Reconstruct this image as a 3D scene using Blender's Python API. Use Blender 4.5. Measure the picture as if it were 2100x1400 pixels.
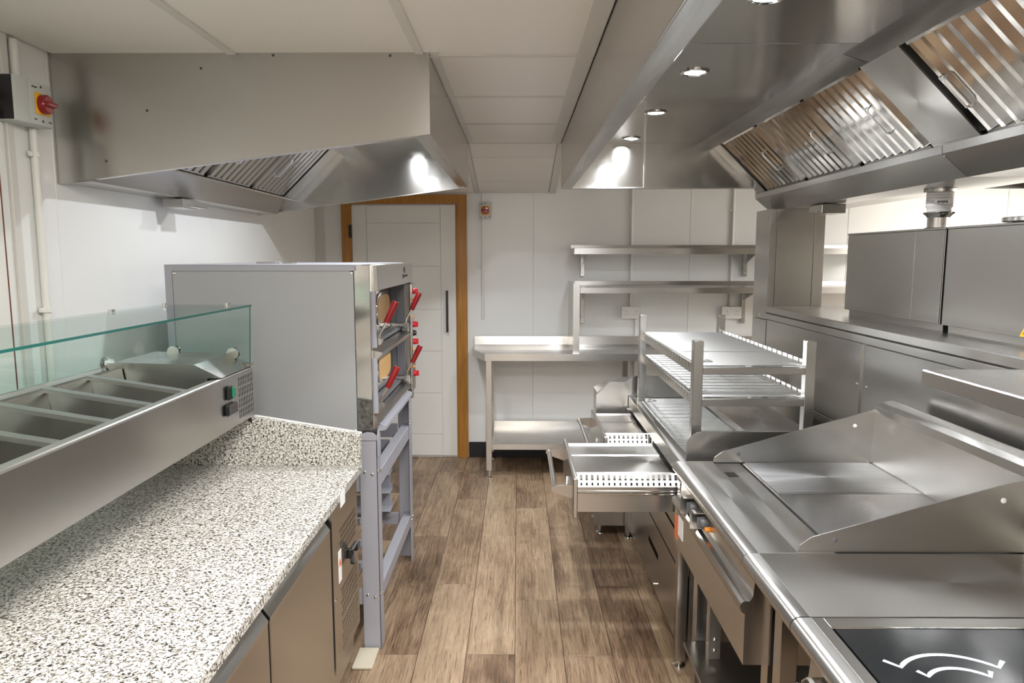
import bpy, bmesh, math, random
from mathutils import Matrix, Vector
random.seed(7)
for o in list(bpy.data.objects): bpy.data.objects.remove(o, do_unlink=True)
S = bpy.context.scene
C = S.collection

# ------------------------------------------------------------------ camera
F = 1450.0; PITCH = math.atan(175.0 / F); YAW = math.radians(0.4707)
cd = bpy.data.cameras.new('camera'); cam = bpy.data.objects.new('camera', cd); C.objects.link(cam)
cd.sensor_width = 36.0; cd.lens = F / 2100.0 * 36.0; cd.clip_start = 0.02
cam.location = (0, 0, 1.584); cam.rotation_euler = (math.pi / 2 - PITCH, 0, YAW)
S.camera = cam
# ------------------------------------------------------------------ world, exposure
w = bpy.data.worlds.new('world'); S.world = w; w.use_nodes = True
w.node_tree.nodes['Background'].inputs[0].default_value = (1.0, 0.97, 0.93, 1)
w.node_tree.nodes['Background'].inputs[1].default_value = 0.0
S.view_settings.view_transform = 'Standard'; S.view_settings.look = 'None'
S.view_settings.gamma = 1.0; S.view_settings.exposure = 0.97
S.view_settings.use_curve_mapping = False
HC = 2.25
# ceiling lamps of the room outside the picture: above and behind the camera, and over the serving aisle on the right
ROOM_LAMPS = [('ceiling_lamp_near_offscreen', -0.02, 0.92, 0.56, 0.57, 23), ('ceiling_lamp_behind_offscreen', -0.02, -0.92, 0.56, 0.57, 36),
              ('aisle_lamp_near_offscreen', 3.70, 2.30, 0.56, 1.10, 36), ('aisle_lamp_far_offscreen', 3.70, 4.05, 0.56, 0.80, 34)]
def area_light(name, loc, sx, sy, watts, col, spread=180):
    l = bpy.data.lights.new(name, 'AREA'); l.shape = 'RECTANGLE'; l.size = sx; l.size_y = sy
    l.energy = watts; l.color = col; l.spread = math.radians(spread)
    o = bpy.data.objects.new(name, l); C.objects.link(o); o.location = loc
    return o
for (nm, x, y, sx, sy, wt) in ROOM_LAMPS:
    area_light(nm, (x, y, HC - 0.012), sx, sy, wt, (1.0, 0.968, 0.922))
def spot_light(name, loc, watts, r=0.035):
    l = bpy.data.lights.new(name, 'AREA'); l.shape = 'DISK'; l.size = 2 * r; l.energy = watts
    l.color = (0.93, 0.96, 1.0); l.spread = math.radians(165)
    o = bpy.data.objects.new(name, l); C.objects.link(o); o.location = loc
    return o

# ------------------------------------------------------------------ materials
MATS = {}
def mat(name):
    m = bpy.data.materials.new(name); m.use_nodes = True
    MATS[name] = m
    nt = m.node_tree
    return m, nt, nt.nodes['Principled BSDF']
def plain(name, col, rough=0.5, metal=0.0, spec=0.5, emit=None, coat=0.0):
    m, nt, b = mat(name)
    b.inputs['Base Color'].default_value = (*col, 1); b.inputs['Roughness'].default_value = rough
    b.inputs['Metallic'].default_value = metal; b.inputs['Specular IOR Level'].default_value = spec
    b.inputs['Coat Weight'].default_value = coat
    if emit:
        b.inputs['Emission Color'].default_value = (*col, 1); b.inputs['Emission Strength'].default_value = emit
    return m
def node(nt, t, **kw):
    n = nt.nodes.new(t)
    for k, v in kw.items():
        if hasattr(n, k): setattr(n, k, v)
        else: n.inputs[k].default_value = v
    return n
def ramp(nt, fac, stops):
    r = nt.nodes.new('ShaderNodeValToRGB'); e = r.color_ramp.elements
    while len(e) < len(stops): e.new(0.5)
    for i, (p, c) in enumerate(stops):
        e[i].position = p; e[i].color = (*c, 1) if len(c) == 3 else c
    nt.links.new(fac, r.inputs[0]); return r
def steel(name, col=(0.52, 0.505, 0.48), r0=0.20, r1=0.33, grain='y', bump=0.012, aniso=0.7):
    m, nt, b = mat(name); L = nt.links.new
    b.inputs['Metallic'].default_value = 1.0
    tc = node(nt, 'ShaderNodeTexCoord'); mp = node(nt, 'ShaderNodeMapping')
    sc = {'x': (4, 700, 700), 'y': (700, 4, 700), 'z': (700, 700, 4)}[grain]
    mp.inputs['Scale'].default_value = sc
    L(tc.outputs['Object'], mp.inputs['Vector'])
    n = node(nt, 'ShaderNodeTexNoise', Scale=1.0, Detail=3.0); L(mp.outputs[0], n.inputs['Vector'])
    b.inputs['Roughness'].default_value = (r0 + r1) / 2
    cr = ramp(nt, n.outputs[0], [(0.3, tuple(c * 0.985 for c in col)), (0.7, tuple(min(1, c * 1.01) for c in col))])
    L(cr.outputs[0], b.inputs['Base Color'])
    tg = node(nt, 'ShaderNodeTangent', direction_type='RADIAL', axis='Z'); L(tg.outputs[0], b.inputs['Tangent'])
    b.inputs['Anisotropic'].default_value = aniso; b.inputs['Anisotropic Rotation'].default_value = 0.25
    return m
STEEL = steel('brushed_steel_y', grain='y')
STEELX = steel('brushed_steel_x', grain='x')
STEELZ = steel('brushed_steel_z', grain='z')
HOODSIDE = steel('pale_hood_steel', (0.52, 0.505, 0.48), grain='z')
STEELC = steel('cool_steel', (0.52, 0.505, 0.48), 0.18, 0.28, 'y')
HOODIN = steel('hood_lining_steel', (0.52, 0.505, 0.48), 0.12, 0.2, 'z', 0.006)
PANELST = steel('pass_panel_steel', (0.52, 0.505, 0.48), 0.2, 0.3, 'y')
DECK = steel('satin_steel_deck', (0.52, 0.505, 0.48), 0.24, 0.34, 'x', 0.01, 0.4)
POLISH = steel('polished_steel', (0.52, 0.505, 0.48), 0.05, 0.12, 'z', 0.01, 0.2)
CHROME = plain('chrome', (0.75, 0.74, 0.72), 0.08, 1.0)
WIRE = plain('bright_wire', (0.82, 0.82, 0.81), 0.3, 1.0)
DARKSTEEL = steel('griddle_plate_steel', (0.36, 0.36, 0.36), 0.2, 0.3, 'x')
RIBSTEEL = steel('ribbed_plate_steel', (0.36, 0.36, 0.36), 0.3, 0.42, 'x')
BLACK = plain('black_plastic', (0.012, 0.012, 0.013), 0.4)
DARKGREY = plain('dark_grey_metal', (0.07, 0.07, 0.075), 0.5)
GREYPAINT = plain('grey_paint', (0.36, 0.365, 0.37), 0.38)
LAV = plain('lavender_grey_paint', (0.36, 0.36, 0.40), 0.36)
SLATE = plain('slate_grey_enamel', (0.125, 0.13, 0.145), 0.4)
RED = plain('red_plastic', (0.27, 0.008, 0.012), 0.28, coat=0.3)
BRIGHTRED = plain('bright_red_plastic', (0.52, 0.015, 0.025), 0.35)
YELLOW = plain('yellow_plastic', (0.85, 0.45, 0.02), 0.4)
ORANGE = plain('orange_plastic', (0.9, 0.30, 0.03), 0.4)
GREEN = plain('green_plastic', (0.02, 0.22, 0.11), 0.3)
WHITEPL = plain('white_plastic', (0.78, 0.77, 0.73), 0.4)
GREYPL = plain('pale_grey_plastic', (0.56, 0.575, 0.55), 0.45)
LABELW = plain('label_white', (0.82, 0.82, 0.80), 0.5)
LABELO = plain('label_orange', (0.75, 0.16, 0.05), 0.5)
LABELB = plain('label_blue', (0.10, 0.25, 0.55), 0.5)
INK = plain('dark_ink', (0.04, 0.04, 0.045), 0.5)
WHITEMARK = plain('hob_white_print', (0.66, 0.74, 0.88), 0.3)
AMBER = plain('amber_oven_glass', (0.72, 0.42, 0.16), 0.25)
FLEX = plain('flexible_flue_plastic', (0.66, 0.63, 0.61), 0.35)
LENS = plain('lamp_lens', (0.9, 0.95, 1.0), 0.4, emit=30.0)
BROWNTRIM = plain('brown_wood_trim', (0.17, 0.045, 0.015), 0.5)
TILEW = plain('ceiling_tile_white', (0.80, 0.765, 0.715), 0.75, spec=0.2)
BARW = plain('ceiling_bar_white', (0.66, 0.635, 0.595), 0.5)

def wallmat(name, col, rough=0.28):
    m, nt, b = mat(name); L = nt.links.new
    tc = node(nt, 'ShaderNodeTexCoord'); n = node(nt, 'ShaderNodeTexNoise', Scale=2.0, Detail=2.0)
    L(tc.outputs['Object'], n.inputs['Vector'])
    r = ramp(nt, n.outputs[0], [(0.3, tuple(c * 0.97 for c in col)), (0.7, col)])
    L(r.outputs[0], b.inputs['Base Color']); b.inputs['Roughness'].default_value = rough
    b.inputs['Specular IOR Level'].default_value = 0.35
    return m
WALL = wallmat('white_wall_cladding', (0.83, 0.83, 0.81))
DOORW = wallmat('off_white_door_paint', (0.80, 0.785, 0.74), 0.4)
GROUT = plain('floor_grout', (0.07, 0.055, 0.04), 0.9)

def wood_floor():
    m, nt, b = mat('wood_effect_tile'); L = nt.links.new
    tc = node(nt, 'ShaderNodeTexCoord'); oi = node(nt, 'ShaderNodeObjectInfo')
    off = node(nt, 'ShaderNodeMath', operation='MULTIPLY'); off.inputs[1].default_value = 43.0; L(oi.outputs['Random'], off.inputs[0])
    cb = node(nt, 'ShaderNodeCombineXYZ'); L(off.outputs[0], cb.inputs[0]); L(off.outputs[0], cb.inputs[2])
    ad = node(nt, 'ShaderNodeVectorMath', operation='ADD'); L(tc.outputs['Object'], ad.inputs[0]); L(cb.outputs[0], ad.inputs[1])
    def noise(scale, sc, detail, dist=0.0, rough=0.6):
        mp = node(nt, 'ShaderNodeMapping'); mp.inputs['Scale'].default_value = sc; L(ad.outputs[0], mp.inputs['Vector'])
        n = node(nt, 'ShaderNodeTexNoise', Scale=scale, Detail=detail, Distortion=dist, Roughness=rough); L(mp.outputs[0], n.inputs['Vector']); return n
    blot = noise(1.0, (5.0, 2.0, 1), 4.0, 0.8)
    grain = noise(1.0, (60, 3.0, 1), 6.0, 1.2, 0.72)
    fine = noise(1.0, (190, 9, 1), 3.0, 0.6)
    mx = node(nt, 'ShaderNodeMix', data_type='FLOAT'); mx.inputs[0].default_value = 0.55
    L(blot.outputs[0], mx.inputs[2]); L(grain.outputs[0], mx.inputs[3])
    tone = node(nt, 'ShaderNodeMath', operation='MULTIPLY_ADD'); tone.inputs[1].default_value = 0.16; tone.inputs[2].default_value = -0.08
    L(oi.outputs['Random'], tone.inputs[0])
    sm = node(nt, 'ShaderNodeMath', operation='ADD'); L(mx.outputs[0], sm.inputs[0]); L(tone.outputs[0], sm.inputs[1])
    r = ramp(nt, sm.outputs[0], [(0.33, (0.085, 0.050, 0.029)), (0.44, (0.185, 0.118, 0.072)), (0.54, (0.300, 0.208, 0.130)), (0.69, (0.415, 0.308, 0.200))])
    r2 = ramp(nt, fine.outputs[0], [(0.32, (0.34, 0.30, 0.27)), (0.45, (1, 1, 1))])
    ml = node(nt, 'ShaderNodeMix', data_type='RGBA', blend_type='MULTIPLY'); ml.inputs[0].default_value = 0.75
    L(r.outputs[0], ml.inputs[6]); L(r2.outputs[0], ml.inputs[7]); L(ml.outputs[2], b.inputs['Base Color'])
    b.inputs['Roughness'].default_value = 0.42; b.inputs['Specular IOR Level'].default_value = 0.4
    bp = node(nt, 'ShaderNodeBump', Strength=0.25, Distance=0.002); L(grain.outputs[0], bp.inputs['Height']); L(bp.outputs[0], b.inputs['Normal'])
    return m
WOOD = wood_floor()

def granite():
    m, nt, b = mat('speckled_granite'); L = nt.links.new
    tc = node(nt, 'ShaderNodeTexCoord')
    n1 = node(nt, 'ShaderNodeTexNoise', Scale=165.0, Detail=3.0, Roughness=0.6, Distortion=0.6)
    n2 = node(nt, 'ShaderNodeTexNoise', Scale=125.0, Detail=2.0, Roughness=0.5, Distortion=0.3)
    v = node(nt, 'ShaderNodeTexVoronoi', Scale=210.0)
    for n in (n1, n2, v): L(tc.outputs['Object'], n.inputs['Vector'])
    base = ramp(nt, n2.outputs[0], [(0.36, (0.32, 0.30, 0.27)), (0.46, (0.58, 0.555, 0.50)), (0.58, (0.70, 0.685, 0.64))])
    vr = ramp(nt, v.outputs['Color'], [(0.0, (0.72, 0.71, 0.69)), (0.35, (1, 1, 1))])
    dark = ramp(nt, n1.outputs[0], [(0.37, (0.03, 0.03, 0.032)), (0.44, (0.28, 0.27, 0.25)), (0.50, (1, 1, 1))])
    m1 = node(nt, 'ShaderNodeMix', data_type='RGBA', blend_type='MULTIPLY'); m1.inputs[0].default_value = 0.8
    L(base.outputs[0], m1.inputs[6]); L(vr.outputs[0], m1.inputs[7])
    m2 = node(nt, 'ShaderNodeMix', data_type='RGBA', blend_type='MULTIPLY'); m2.inputs[0].default_value = 1.0
    L(m1.outputs[2], m2.inputs[6]); L(dark.outputs[0], m2.inputs[7]); L(m2.outputs[2], b.inputs['Base Color'])
    b.inputs['Roughness'].default_value = 0.32; b.inputs['Specular IOR Level'].default_value = 0.4
    return m
GRANITE = granite()
def pine():
    m, nt, b = mat('varnished_wood_frame'); L = nt.links.new
    tc = node(nt, 'ShaderNodeTexCoord'); mp = node(nt, 'ShaderNodeMapping'); mp.inputs['Scale'].default_value = (60, 60, 3)
    L(tc.outputs['Object'], mp.inputs['Vector'])
    n = node(nt, 'ShaderNodeTexNoise', Scale=1.0, Detail=4.0, Distortion=0.5); L(mp.outputs[0], n.inputs['Vector'])
    r = ramp(nt, n.outputs[0], [(0.3, (0.33, 0.135, 0.018)), (0.7, (0.47, 0.215, 0.035))])
    L(r.outputs[0], b.inputs['Base Color']); b.inputs['Roughness'].default_value = 0.35
    return m
PINE = pine()
def glassmat(name, col, alpha_mix=0.86):
    m, nt, b = mat(name); L = nt.links.new
    out = nt.nodes['Material Output']
    tr = node(nt, 'ShaderNodeBsdfTransparent'); tr.inputs[0].default_value = (*col, 1)
    gl = node(nt, 'ShaderNodeBsdfGlossy'); gl.inputs['Roughness'].default_value = 0.02
    fr = node(nt, 'ShaderNodeFresnel'); fr.inputs[0].default_value = 1.45
    ge = node(nt, 'ShaderNodeNewGeometry'); iv = node(nt, 'ShaderNodeMath', operation='SUBTRACT'); iv.inputs[0].default_value = 1.0
    L(ge.outputs['Backfacing'], iv.inputs[1]); fm = node(nt, 'ShaderNodeMath', operation='MULTIPLY'); L(fr.outputs[0], fm.inputs[0]); L(iv.outputs[0], fm.inputs[1])
    mx = node(nt, 'ShaderNodeMixShader'); L(fm.outputs[0], mx.inputs[0]); L(tr.outputs[0], mx.inputs[1]); L(gl.outputs[0], mx.inputs[2])
    L(mx.outputs[0], out.inputs['Surface'])
    return m
GLASS = glassmat('green_tinted_glass', (0.86, 0.945, 0.925))
GEDGE = plain('glass_edge_green', (0.01, 0.10, 0.09), 0.15)
HOBGLASS = plain('black_ceramic_glass', (0.012, 0.013, 0.014), 0.12, spec=0.35)

# ------------------------------------------------------------------ mesh helpers
def BM(): return bmesh.new()
def box(bm, x0, x1, y0, y1, z0, z1, b=0.0, seg=1):
    mtx = Matrix.Translation(((x0 + x1) / 2, (y0 + y1) / 2, (z0 + z1) / 2)) @ Matrix.Diagonal((abs(x1 - x0), abs(y1 - y0), abs(z1 - z0), 1))
    g = bmesh.ops.create_cube(bm, size=1.0, matrix=mtx)
    if b > 0:
        es = list({e for v in g['verts'] for e in v.link_edges})
        bmesh.ops.bevel(bm, geom=es, offset=b, segments=seg, affect='EDGES', profile=0.5, clamp_overlap=True)
    return bm
def prism(bm, pts, axis, a0, a1):
    """closed outline extruded: axis 'y' -> pts are (x,z); 'x' -> (y,z); 'z' -> (x,y)"""
    def P(p, a):
        return {'y': (p[0], a, p[1]), 'x': (a, p[0], p[1]), 'z': (p[0], p[1], a)}[axis]
    A = [bm.verts.new(P(p, a0)) for p in pts]; B = [bm.verts.new(P(p, a1)) for p in pts]
    n = len(pts); fs = [bm.faces.new(A), bm.faces.new(B[::-1])]
    for i in range(n): fs.append(bm.faces.new((A[i], B[i], B[(i + 1) % n], A[(i + 1) % n])))
    bmesh.ops.recalc_face_normals(bm, faces=fs)
    return bm
def strip(bm, pts, axis, a0, a1, t):
    """open sheet profile of thickness t"""
    n = len(pts); off = []
    for i in range(n):
        d = Vector((0, 0))
        if i > 0: d += (Vector(pts[i]) - Vector(pts[i - 1])).normalized()
        if i < n - 1: d += (Vector(pts[i + 1]) - Vector(pts[i])).normalized()
        d.normalize(); nn = Vector((-d.y, d.x))
        k = 1.0
        if 0 < i < n - 1:
            e = (Vector(pts[i + 1]) - Vector(pts[i])).normalized(); c = abs(nn.dot(Vector((-e.y, e.x)))); k = 1 / max(c, 0.35)
        off.append((pts[i][0] + nn.x * t * k, pts[i][1] + nn.y * t * k))
    for i in range(n - 1):
        prism(bm, [pts[i], pts[i + 1], off[i + 1], off[i]], axis, a0, a1)
    return bm
def tube(bm, pts, r, seg=10, cap=True):
    pts = [Vector(p) for p in pts]; rings = []; up = None
    for i, p in enumerate(pts):
        d = Vector((0, 0, 0))
        if i > 0: d += (p - pts[i - 1]).normalized()
        if i < len(pts) - 1: d += (pts[i + 1] - p).normalized()
        d.normalize()
        if up is None:
            up = Vector((0, 0, 1)) if abs(d.z) < 0.9 else Vector((1, 0, 0))
        a = d.cross(up).normalized(); b2 = a.cross(d).normalized(); up = b2
        rr = r[i] if isinstance(r, (list, tuple)) else r
        rings.append([bm.verts.new(p + (a * math.cos(2 * math.pi * k / seg) + b2 * math.sin(2 * math.pi * k / seg)) * rr) for k in range(seg)])
    fs = []
    for i in range(len(rings) - 1):
        for k in range(seg):
            fs.append(bm.faces.new((rings[i][k], rings[i + 1][k], rings[i + 1][(k + 1) % seg], rings[i][(k + 1) % seg])))
    if cap: fs.append(bm.faces.new(rings[0])); fs.append(bm.faces.new(rings[-1][::-1]))
    bmesh.ops.recalc_face_normals(bm, faces=fs)
    return bm
def perf(bm, u0, u1, v0, v1, holes, P, t):
    """sheet u0..u1 x v0..v1 of thickness t with real rectangular holes (a,b,c,d); P(u,v,depth) -> point"""
    U = sorted({round(x, 6) for x in [u0, u1] + [h for q in holes for h in q[:2]]}); V = sorted({round(x, 6) for x in [v0, v1] + [h for q in holes for h in q[2:]]})
    solid = [[True] * (len(V) - 1) for _ in range(len(U) - 1)]
    iu = {u: i for i, u in enumerate(U)}; iv = {v: i for i, v in enumerate(V)}
    for a, b_, c, d in holes:
        for i in range(iu[round(a, 6)], iu[round(b_, 6)]):
            for j in range(iv[round(c, 6)], iv[round(d, 6)]): solid[i][j] = False
    vs = {}
    def g(i, j, k):
        if (i, j, k) not in vs: vs[(i, j, k)] = bm.verts.new(P(U[i], V[j], t * k))
        return vs[(i, j, k)]
    ok = lambda i, j: 0 <= i < len(U) - 1 and 0 <= j < len(V) - 1 and solid[i][j]
    for i in range(len(U) - 1):
        for j in range(len(V) - 1):
            if not solid[i][j]: continue
            for k in (0, 1): bm.faces.new([g(i, j, k), g(i + 1, j, k), g(i + 1, j + 1, k), g(i, j + 1, k)])
            for (di, dj, a, b_) in ((-1, 0, (i, j), (i, j + 1)), (1, 0, (i + 1, j), (i + 1, j + 1)), (0, -1, (i, j), (i + 1, j)), (0, 1, (i, j + 1), (i + 1, j + 1))):
                if not ok(i + di, j + dj): bm.faces.new([g(*a, 0), g(*b_, 0), g(*b_, 1), g(*a, 1)])
    bmesh.ops.recalc_face_normals(bm, faces=bm.faces)
    return bm
def finish(bm, smooth):
    me = bpy.data.meshes.new('m'); bm.to_mesh(me); bm.free()
    if smooth:
        me.shade_smooth()
        try: me.set_sharp_from_angle(angle=math.radians(35))
        except Exception: pass
    return me
def obj(name, bm, m, parent=None, smooth=True, kind=None, label=None):
    me = finish(bm, smooth) if isinstance(bm, bmesh.types.BMesh) else bm
    me.name = name
    o = bpy.data.objects.new(name, me); C.objects.link(o)
    if m and not me.materials: me.materials.append(m)
    if parent:
        o.parent = parent
        o.matrix_parent_inverse = Matrix.Translation(-parent.location)   # mesh parents sit at the origin, empties at their base
    if kind: o['kind'] = kind
    if label: o['label'] = label
    return o
def thing(name, label, cat, loc=(0, 0, 0), group=None):
    o = bpy.data.objects.new(name, None); C.objects.link(o); o.location = loc; o.empty_display_size = 0.1
    o['label'] = label; o['category'] = cat
    if group: o['group'] = group
    return o
def tag(o, label, cat, group=None):
    o['label'] = label; o['category'] = cat
    if group: o['group'] = group
    return o
def struct(o, label=None):
    o['kind'] = 'structure'
    if label: o['label'] = label
    return o
def bxo(name, m, parent, x0, x1, y0, y1, z0, z1, b=0.002, **kw):
    return obj(name, box(BM(), x0, x1, y0, y1, z0, z1, b), m, parent, **kw)
def disc(bm, c, axis, r, t, seg=20):
    c = Vector(c); d = {'x': Vector((1, 0, 0)), 'y': Vector((0, 1, 0)), 'z': Vector((0, 0, 1))}[axis]
    return tube(bm, [c, c + d * t], r, seg)
def dome(bm, c, d, r, h, seg=12):
    """little rounded screw head at c pointing along d"""
    c = Vector(c); d = Vector(d).normalized()
    return tube(bm, [c, c + d * h * 0.5, c + d * h * 0.9, c + d * h], [r, r * 0.95, r * 0.6, r * 0.15], seg)

XL, XR, YB, YF = -1.555, 4.25, 5.475, -2.4
# ------------------------------------------------------------------ floor with wood-effect plank tiles
floor = struct(obj('floor', box(BM(), XL - 0.05, XR + 0.05, YF - 0.05, YB + 0.05, -0.06, -0.004), GROUT, smooth=False), 'brown wood-effect plank tile floor')
PW, PL = 0.195, 1.205
offs = {-3: 2.66, -2: 3.275, -1: 2.665, 0: 3.114, 1: 2.653, 2: 3.261}
planks = {}
def plank(x0, x1, y0, y1):
    key = (round(x1 - x0, 3), round(y1 - y0, 3))
    if key not in planks:
        planks[key] = finish(box(BM(), -key[0] / 2 + 0.0011, key[0] / 2 - 0.0011, -key[1] / 2 + 0.0011, key[1] / 2 - 0.0011, -0.008, 0.0, 0.0012), False)
        planks[key].materials.append(WOOD)
    o = bpy.data.objects.new('plank', planks[key]); C.objects.link(o); o.parent = floor
    o.location = ((x0 + x1) / 2, (y0 + y1) / 2, 0)
k0 = math.floor((XL + 0.01) / PW); k1 = math.ceil((XR + 0.01) / PW)
for k in range(k0, k1):
    x0 = max(XL, -0.01 + k * PW); x1 = min(XR, -0.01 + (k + 1) * PW)
    if x1 - x0 < 0.02: continue
    o0 = offs.get(k, 2.6 + random.choice((0.0, 0.4, 0.8)))
    y = o0 - PL * 5
    while y < YB:
        a, b_ = max(y, YF), min(y + PL, YB)
        if b_ - a > 0.03: plank(x0, x1, a, b_)
        y += PL

# ------------------------------------------------------------------ walls with white cladding panels
def wall(name, label, axis, pos, a0, a1, seams, z1, hole=None, sgn=1):
    """backing 6 mm behind; panels flush with pos; sgn = side the backing lies on"""
    def bb(bm, u0, u1, zz0, zz1, d0, d1, b=0.0):
        lo, hi = sorted((pos + sgn * d0, pos + sgn * d1))
        if axis == 'y': box(bm, u0, u1, lo, hi, zz0, zz1, b)
        else: box(bm, lo, hi, u0, u1, zz0, zz1, b)
        return bm
    wobj = struct(obj(name, bb(BM(), a0 - 0.05, a1 + 0.05, -0.05, z1 + 0.1, 0.006, 0.12), WALL, smooth=False), label)
    ss = [a0] + [s for s in sorted(seams) if a0 < s < a1] + [a1]
    for u0, u1 in zip(ss, ss[1:]):
        if hole and u0 < hole[1] and u1 > hole[0]:
            if hole[0] - u0 > 0.01: obj('wall_panel', bb(BM(), u0 + 0.001, hole[0], 0, z1, 0, 0.008, 0.0015), WALL, wobj, False)
            if u1 - hole[1] > 0.01: obj('wall_panel', bb(BM(), hole[1], u1 - 0.001, 0, z1, 0, 0.008, 0.0015), WALL, wobj, False)
            obj('wall_panel', bb(BM(), max(u0, hole[0]), min(u1, hole[1]), hole[2], z1, 0, 0.008, 0.0015), WALL, wobj, False)
        else:
            obj('wall_panel', bb(BM(), u0 + 0.001, u1 - 0.001, 0, z1, 0, 0.008, 0.0015), WALL, wobj, False)
    return wobj
wall_back = wall('wall_back', 'white clad wall behind the steel table and door', 'y', YB, XL, XR, [0.118, 1.315, 2.515, 3.715], 2.33, (-1.345, -0.395, 2.045))
wall_left = wall('wall_left', 'white clad wall behind the oven and topping unit', 'x', XL, YF, YB, [3.61 - 1.2 * k for k in range(0, 5)] + [4.81], 2.33, None, -1)
wall_right = wall('wall_right', 'white clad wall on the far side of the serving aisle', 'x', XR, YF, YB, [0.1, 1.3, 2.5, 3.7, 4.9], 2.33)
wall_front = wall('wall_front', 'white clad wall facing the back wall', 'y', YF, XL, XR, [-0.3, 0.9, 2.1, 3.3], 2.33, None, -1)
t_ = struct(obj('trim_1', box(BM(), XL, XL + 0.075, YB - 0.012, YB, 0, 2.06, 0.002), BARW, smooth=False), 'pale corner trim strip beside the door')
struct(obj('baseboard_back', box(BM(), -0.385, XR, YB - 0.014, YB, 0, 0.122, 0.002), BLACK, smooth=False), 'black skirting under the steel table')

# ------------------------------------------------------------------ ceiling
ceil = struct(obj('ceiling', box(BM(), XL - 0.05, XR + 0.05, YF - 0.05, YB + 0.05, HC + 0.02, HC + 0.10), TILEW, smooth=False), 'white suspended tile ceiling')
XS = [XL, -0.945, -0.325, 0.256, 0.87, 1.485, 2.1, 2.715, 3.065, 3.68, XR]
YS = [4.30 - 0.615 * k for k in range(0, 12)][::-1]
YS[0] = YF
def in_hood(x0, x1, y0, y1):
    cx, cy = (x0 + x1) / 2, (y0 + y1) / 2
    return (cx < -0.3 and 2.46 < cy < 4.27) or (0.257 < cx < 3.06 and cy > -0.3)
for i in range(len(XS) - 1):
    for j in range(len(YS)):
        y0 = YS[j]; y1 = YS[j + 1] if j + 1 < len(YS) else YB
        x0, x1 = XS[i], XS[i + 1]
        if in_hood(x0, x1, y0, y1) and y1 < 4.31: continue
        if y0 > 4.25 and x1 < 0.3: continue           # the sloping bay below
        obj('ceiling_tile', box(BM(), x0 + 0.011, x1 - 0.011, y0 + 0.011, y1 - 0.011, HC - 0.001, HC + 0.018, 0.002), TILEW, ceil, False)
for x in XS[1:-1]:
    bm = BM(); box(bm, x - 0.014, x + 0.014, YF, 4.30, HC - 0.007, HC + 0.02, 0.001)
    if -0.3 < x < 0.25 or x < 0 or x > 3.06: obj('ceiling_bar', bm, BARW, ceil, False)
    else: bm.free()
bxo('ceiling_bar', BARW, ceil, 0.196, 0.254, YF, 4.295, HC - 0.0045, HC + 0.02, 0.001, smooth=False)
bxo('ceiling_bar', BARW, ceil, -0.290, -0.262, 2.40, 4.30, HC - 0.0045, HC + 0.02, 0.001, smooth=False)
for y in YS[1:]:
    bxo('ceiling_bar', BARW, ceil, XL, 0.196, y - 0.011, y + 0.011, HC - 0.006, HC + 0.02, 0.001, smooth=False)
# sloping bay: three rows of tiles falling to the back wall
SLOPE = -(2.25 - 2.06) / (5.475 - 4.30)
def zs(y): return 2.25 + SLOPE * (y - 4.30)
rows = [4.305, 4.58, 5.15, 5.47]
for u0, u1 in zip(rows, rows[1:]):
    for x0, x1 in ((XL + 0.005, -0.945), (-0.945, -0.325), (-0.295, 0.235)):
        bm = BM(); prism(bm, [(u0 + 0.006, zs(u0 + 0.006)), (u1 - 0.006, zs(u1 - 0.006)), (u1 - 0.006, zs(u1 - 0.006) + 0.015), (u0 + 0.006, zs(u0 + 0.006) + 0.015)], 'x', x0 + 0.004, x1 - 0.004)
        obj('ceiling_tile', bm, TILEW, ceil, False)
bm = BM()
prism(bm, [(4.30, zs(4.30) + 0.006), (5.47, zs(5.47) + 0.006), (5.47, 2.34), (4.30, 2.34)], 'x', XL, 0.283)
obj('sloping_bulkhead', bm, BARW, ceil, False)
for x0, x1 in ((0.238, 0.285), (-0.325, -0.298)):
    bm = BM(); prism(bm, [(4.30, zs(4.30) - 0.004), (5.472, zs(5.472) - 0.004), (5.472, zs(5.472) + 0.02), (4.30, zs(4.30) + 0.02)], 'x', x0, x1)
    obj('ceiling_bar', bm, BARW, ceil, False)
# ------------------------------------------------------------------ door in the back wall
d1 = struct(thing('door_1', 'off-white grooved door in a varnished wooden frame', 'door', (-0.87, YB, 0)))
del d1['category']
bm = BM(); prism(bm, [(-1.348, 0), (-1.274, 0), (-1.274, 1.979), (-1.348, 2.048)], 'y', YB - 0.022, YB + 0.02); obj('frame_post', bm, PINE, d1, False)
bm = BM(); prism(bm, [(-0.462, 0), (-0.390, 0), (-0.390, 2.048), (-0.462, 1.979)], 'y', YB - 0.022, YB + 0.02); obj('frame_post', bm, PINE, d1, False)
bm = BM(); prism(bm, [(-1.348, 2.048), (-0.390, 2.048), (-0.462, 1.979), (-1.274, 1.979)], 'y', YB - 0.022, YB + 0.02); obj('frame_head', bm, PINE, d1, False)
bm = BM(); prism(bm, [(-0.476, 0), (-0.462, 0), (-0.462, 1.979), (-0.476, 1.970)], 'y', YB - 0.004, YB + 0.03); obj('door_stop', bm, PINE, d1, False)
leaf = bxo('door_leaf', DOORW, d1, -1.272, -0.478, YB - 0.002, YB + 0.03, 0.012, 1.972, 0.001, smooth=False)
zz = [0.012, 0.186, 0.516, 0.846, 1.174, 1.506, 1.836, 1.972]
for a, b_ in zip(zz, zz[1:]):
    bxo('door_panel', DOORW, leaf, -1.158, -0.596, YB - 0.008, YB, a + 0.0022, b_ - 0.0022, 0.001, smooth=False)
bxo('door_stile', DOORW, leaf, -1.272, -1.1625, YB - 0.008, YB, 0.012, 1.972, 0.001, smooth=False)
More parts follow.
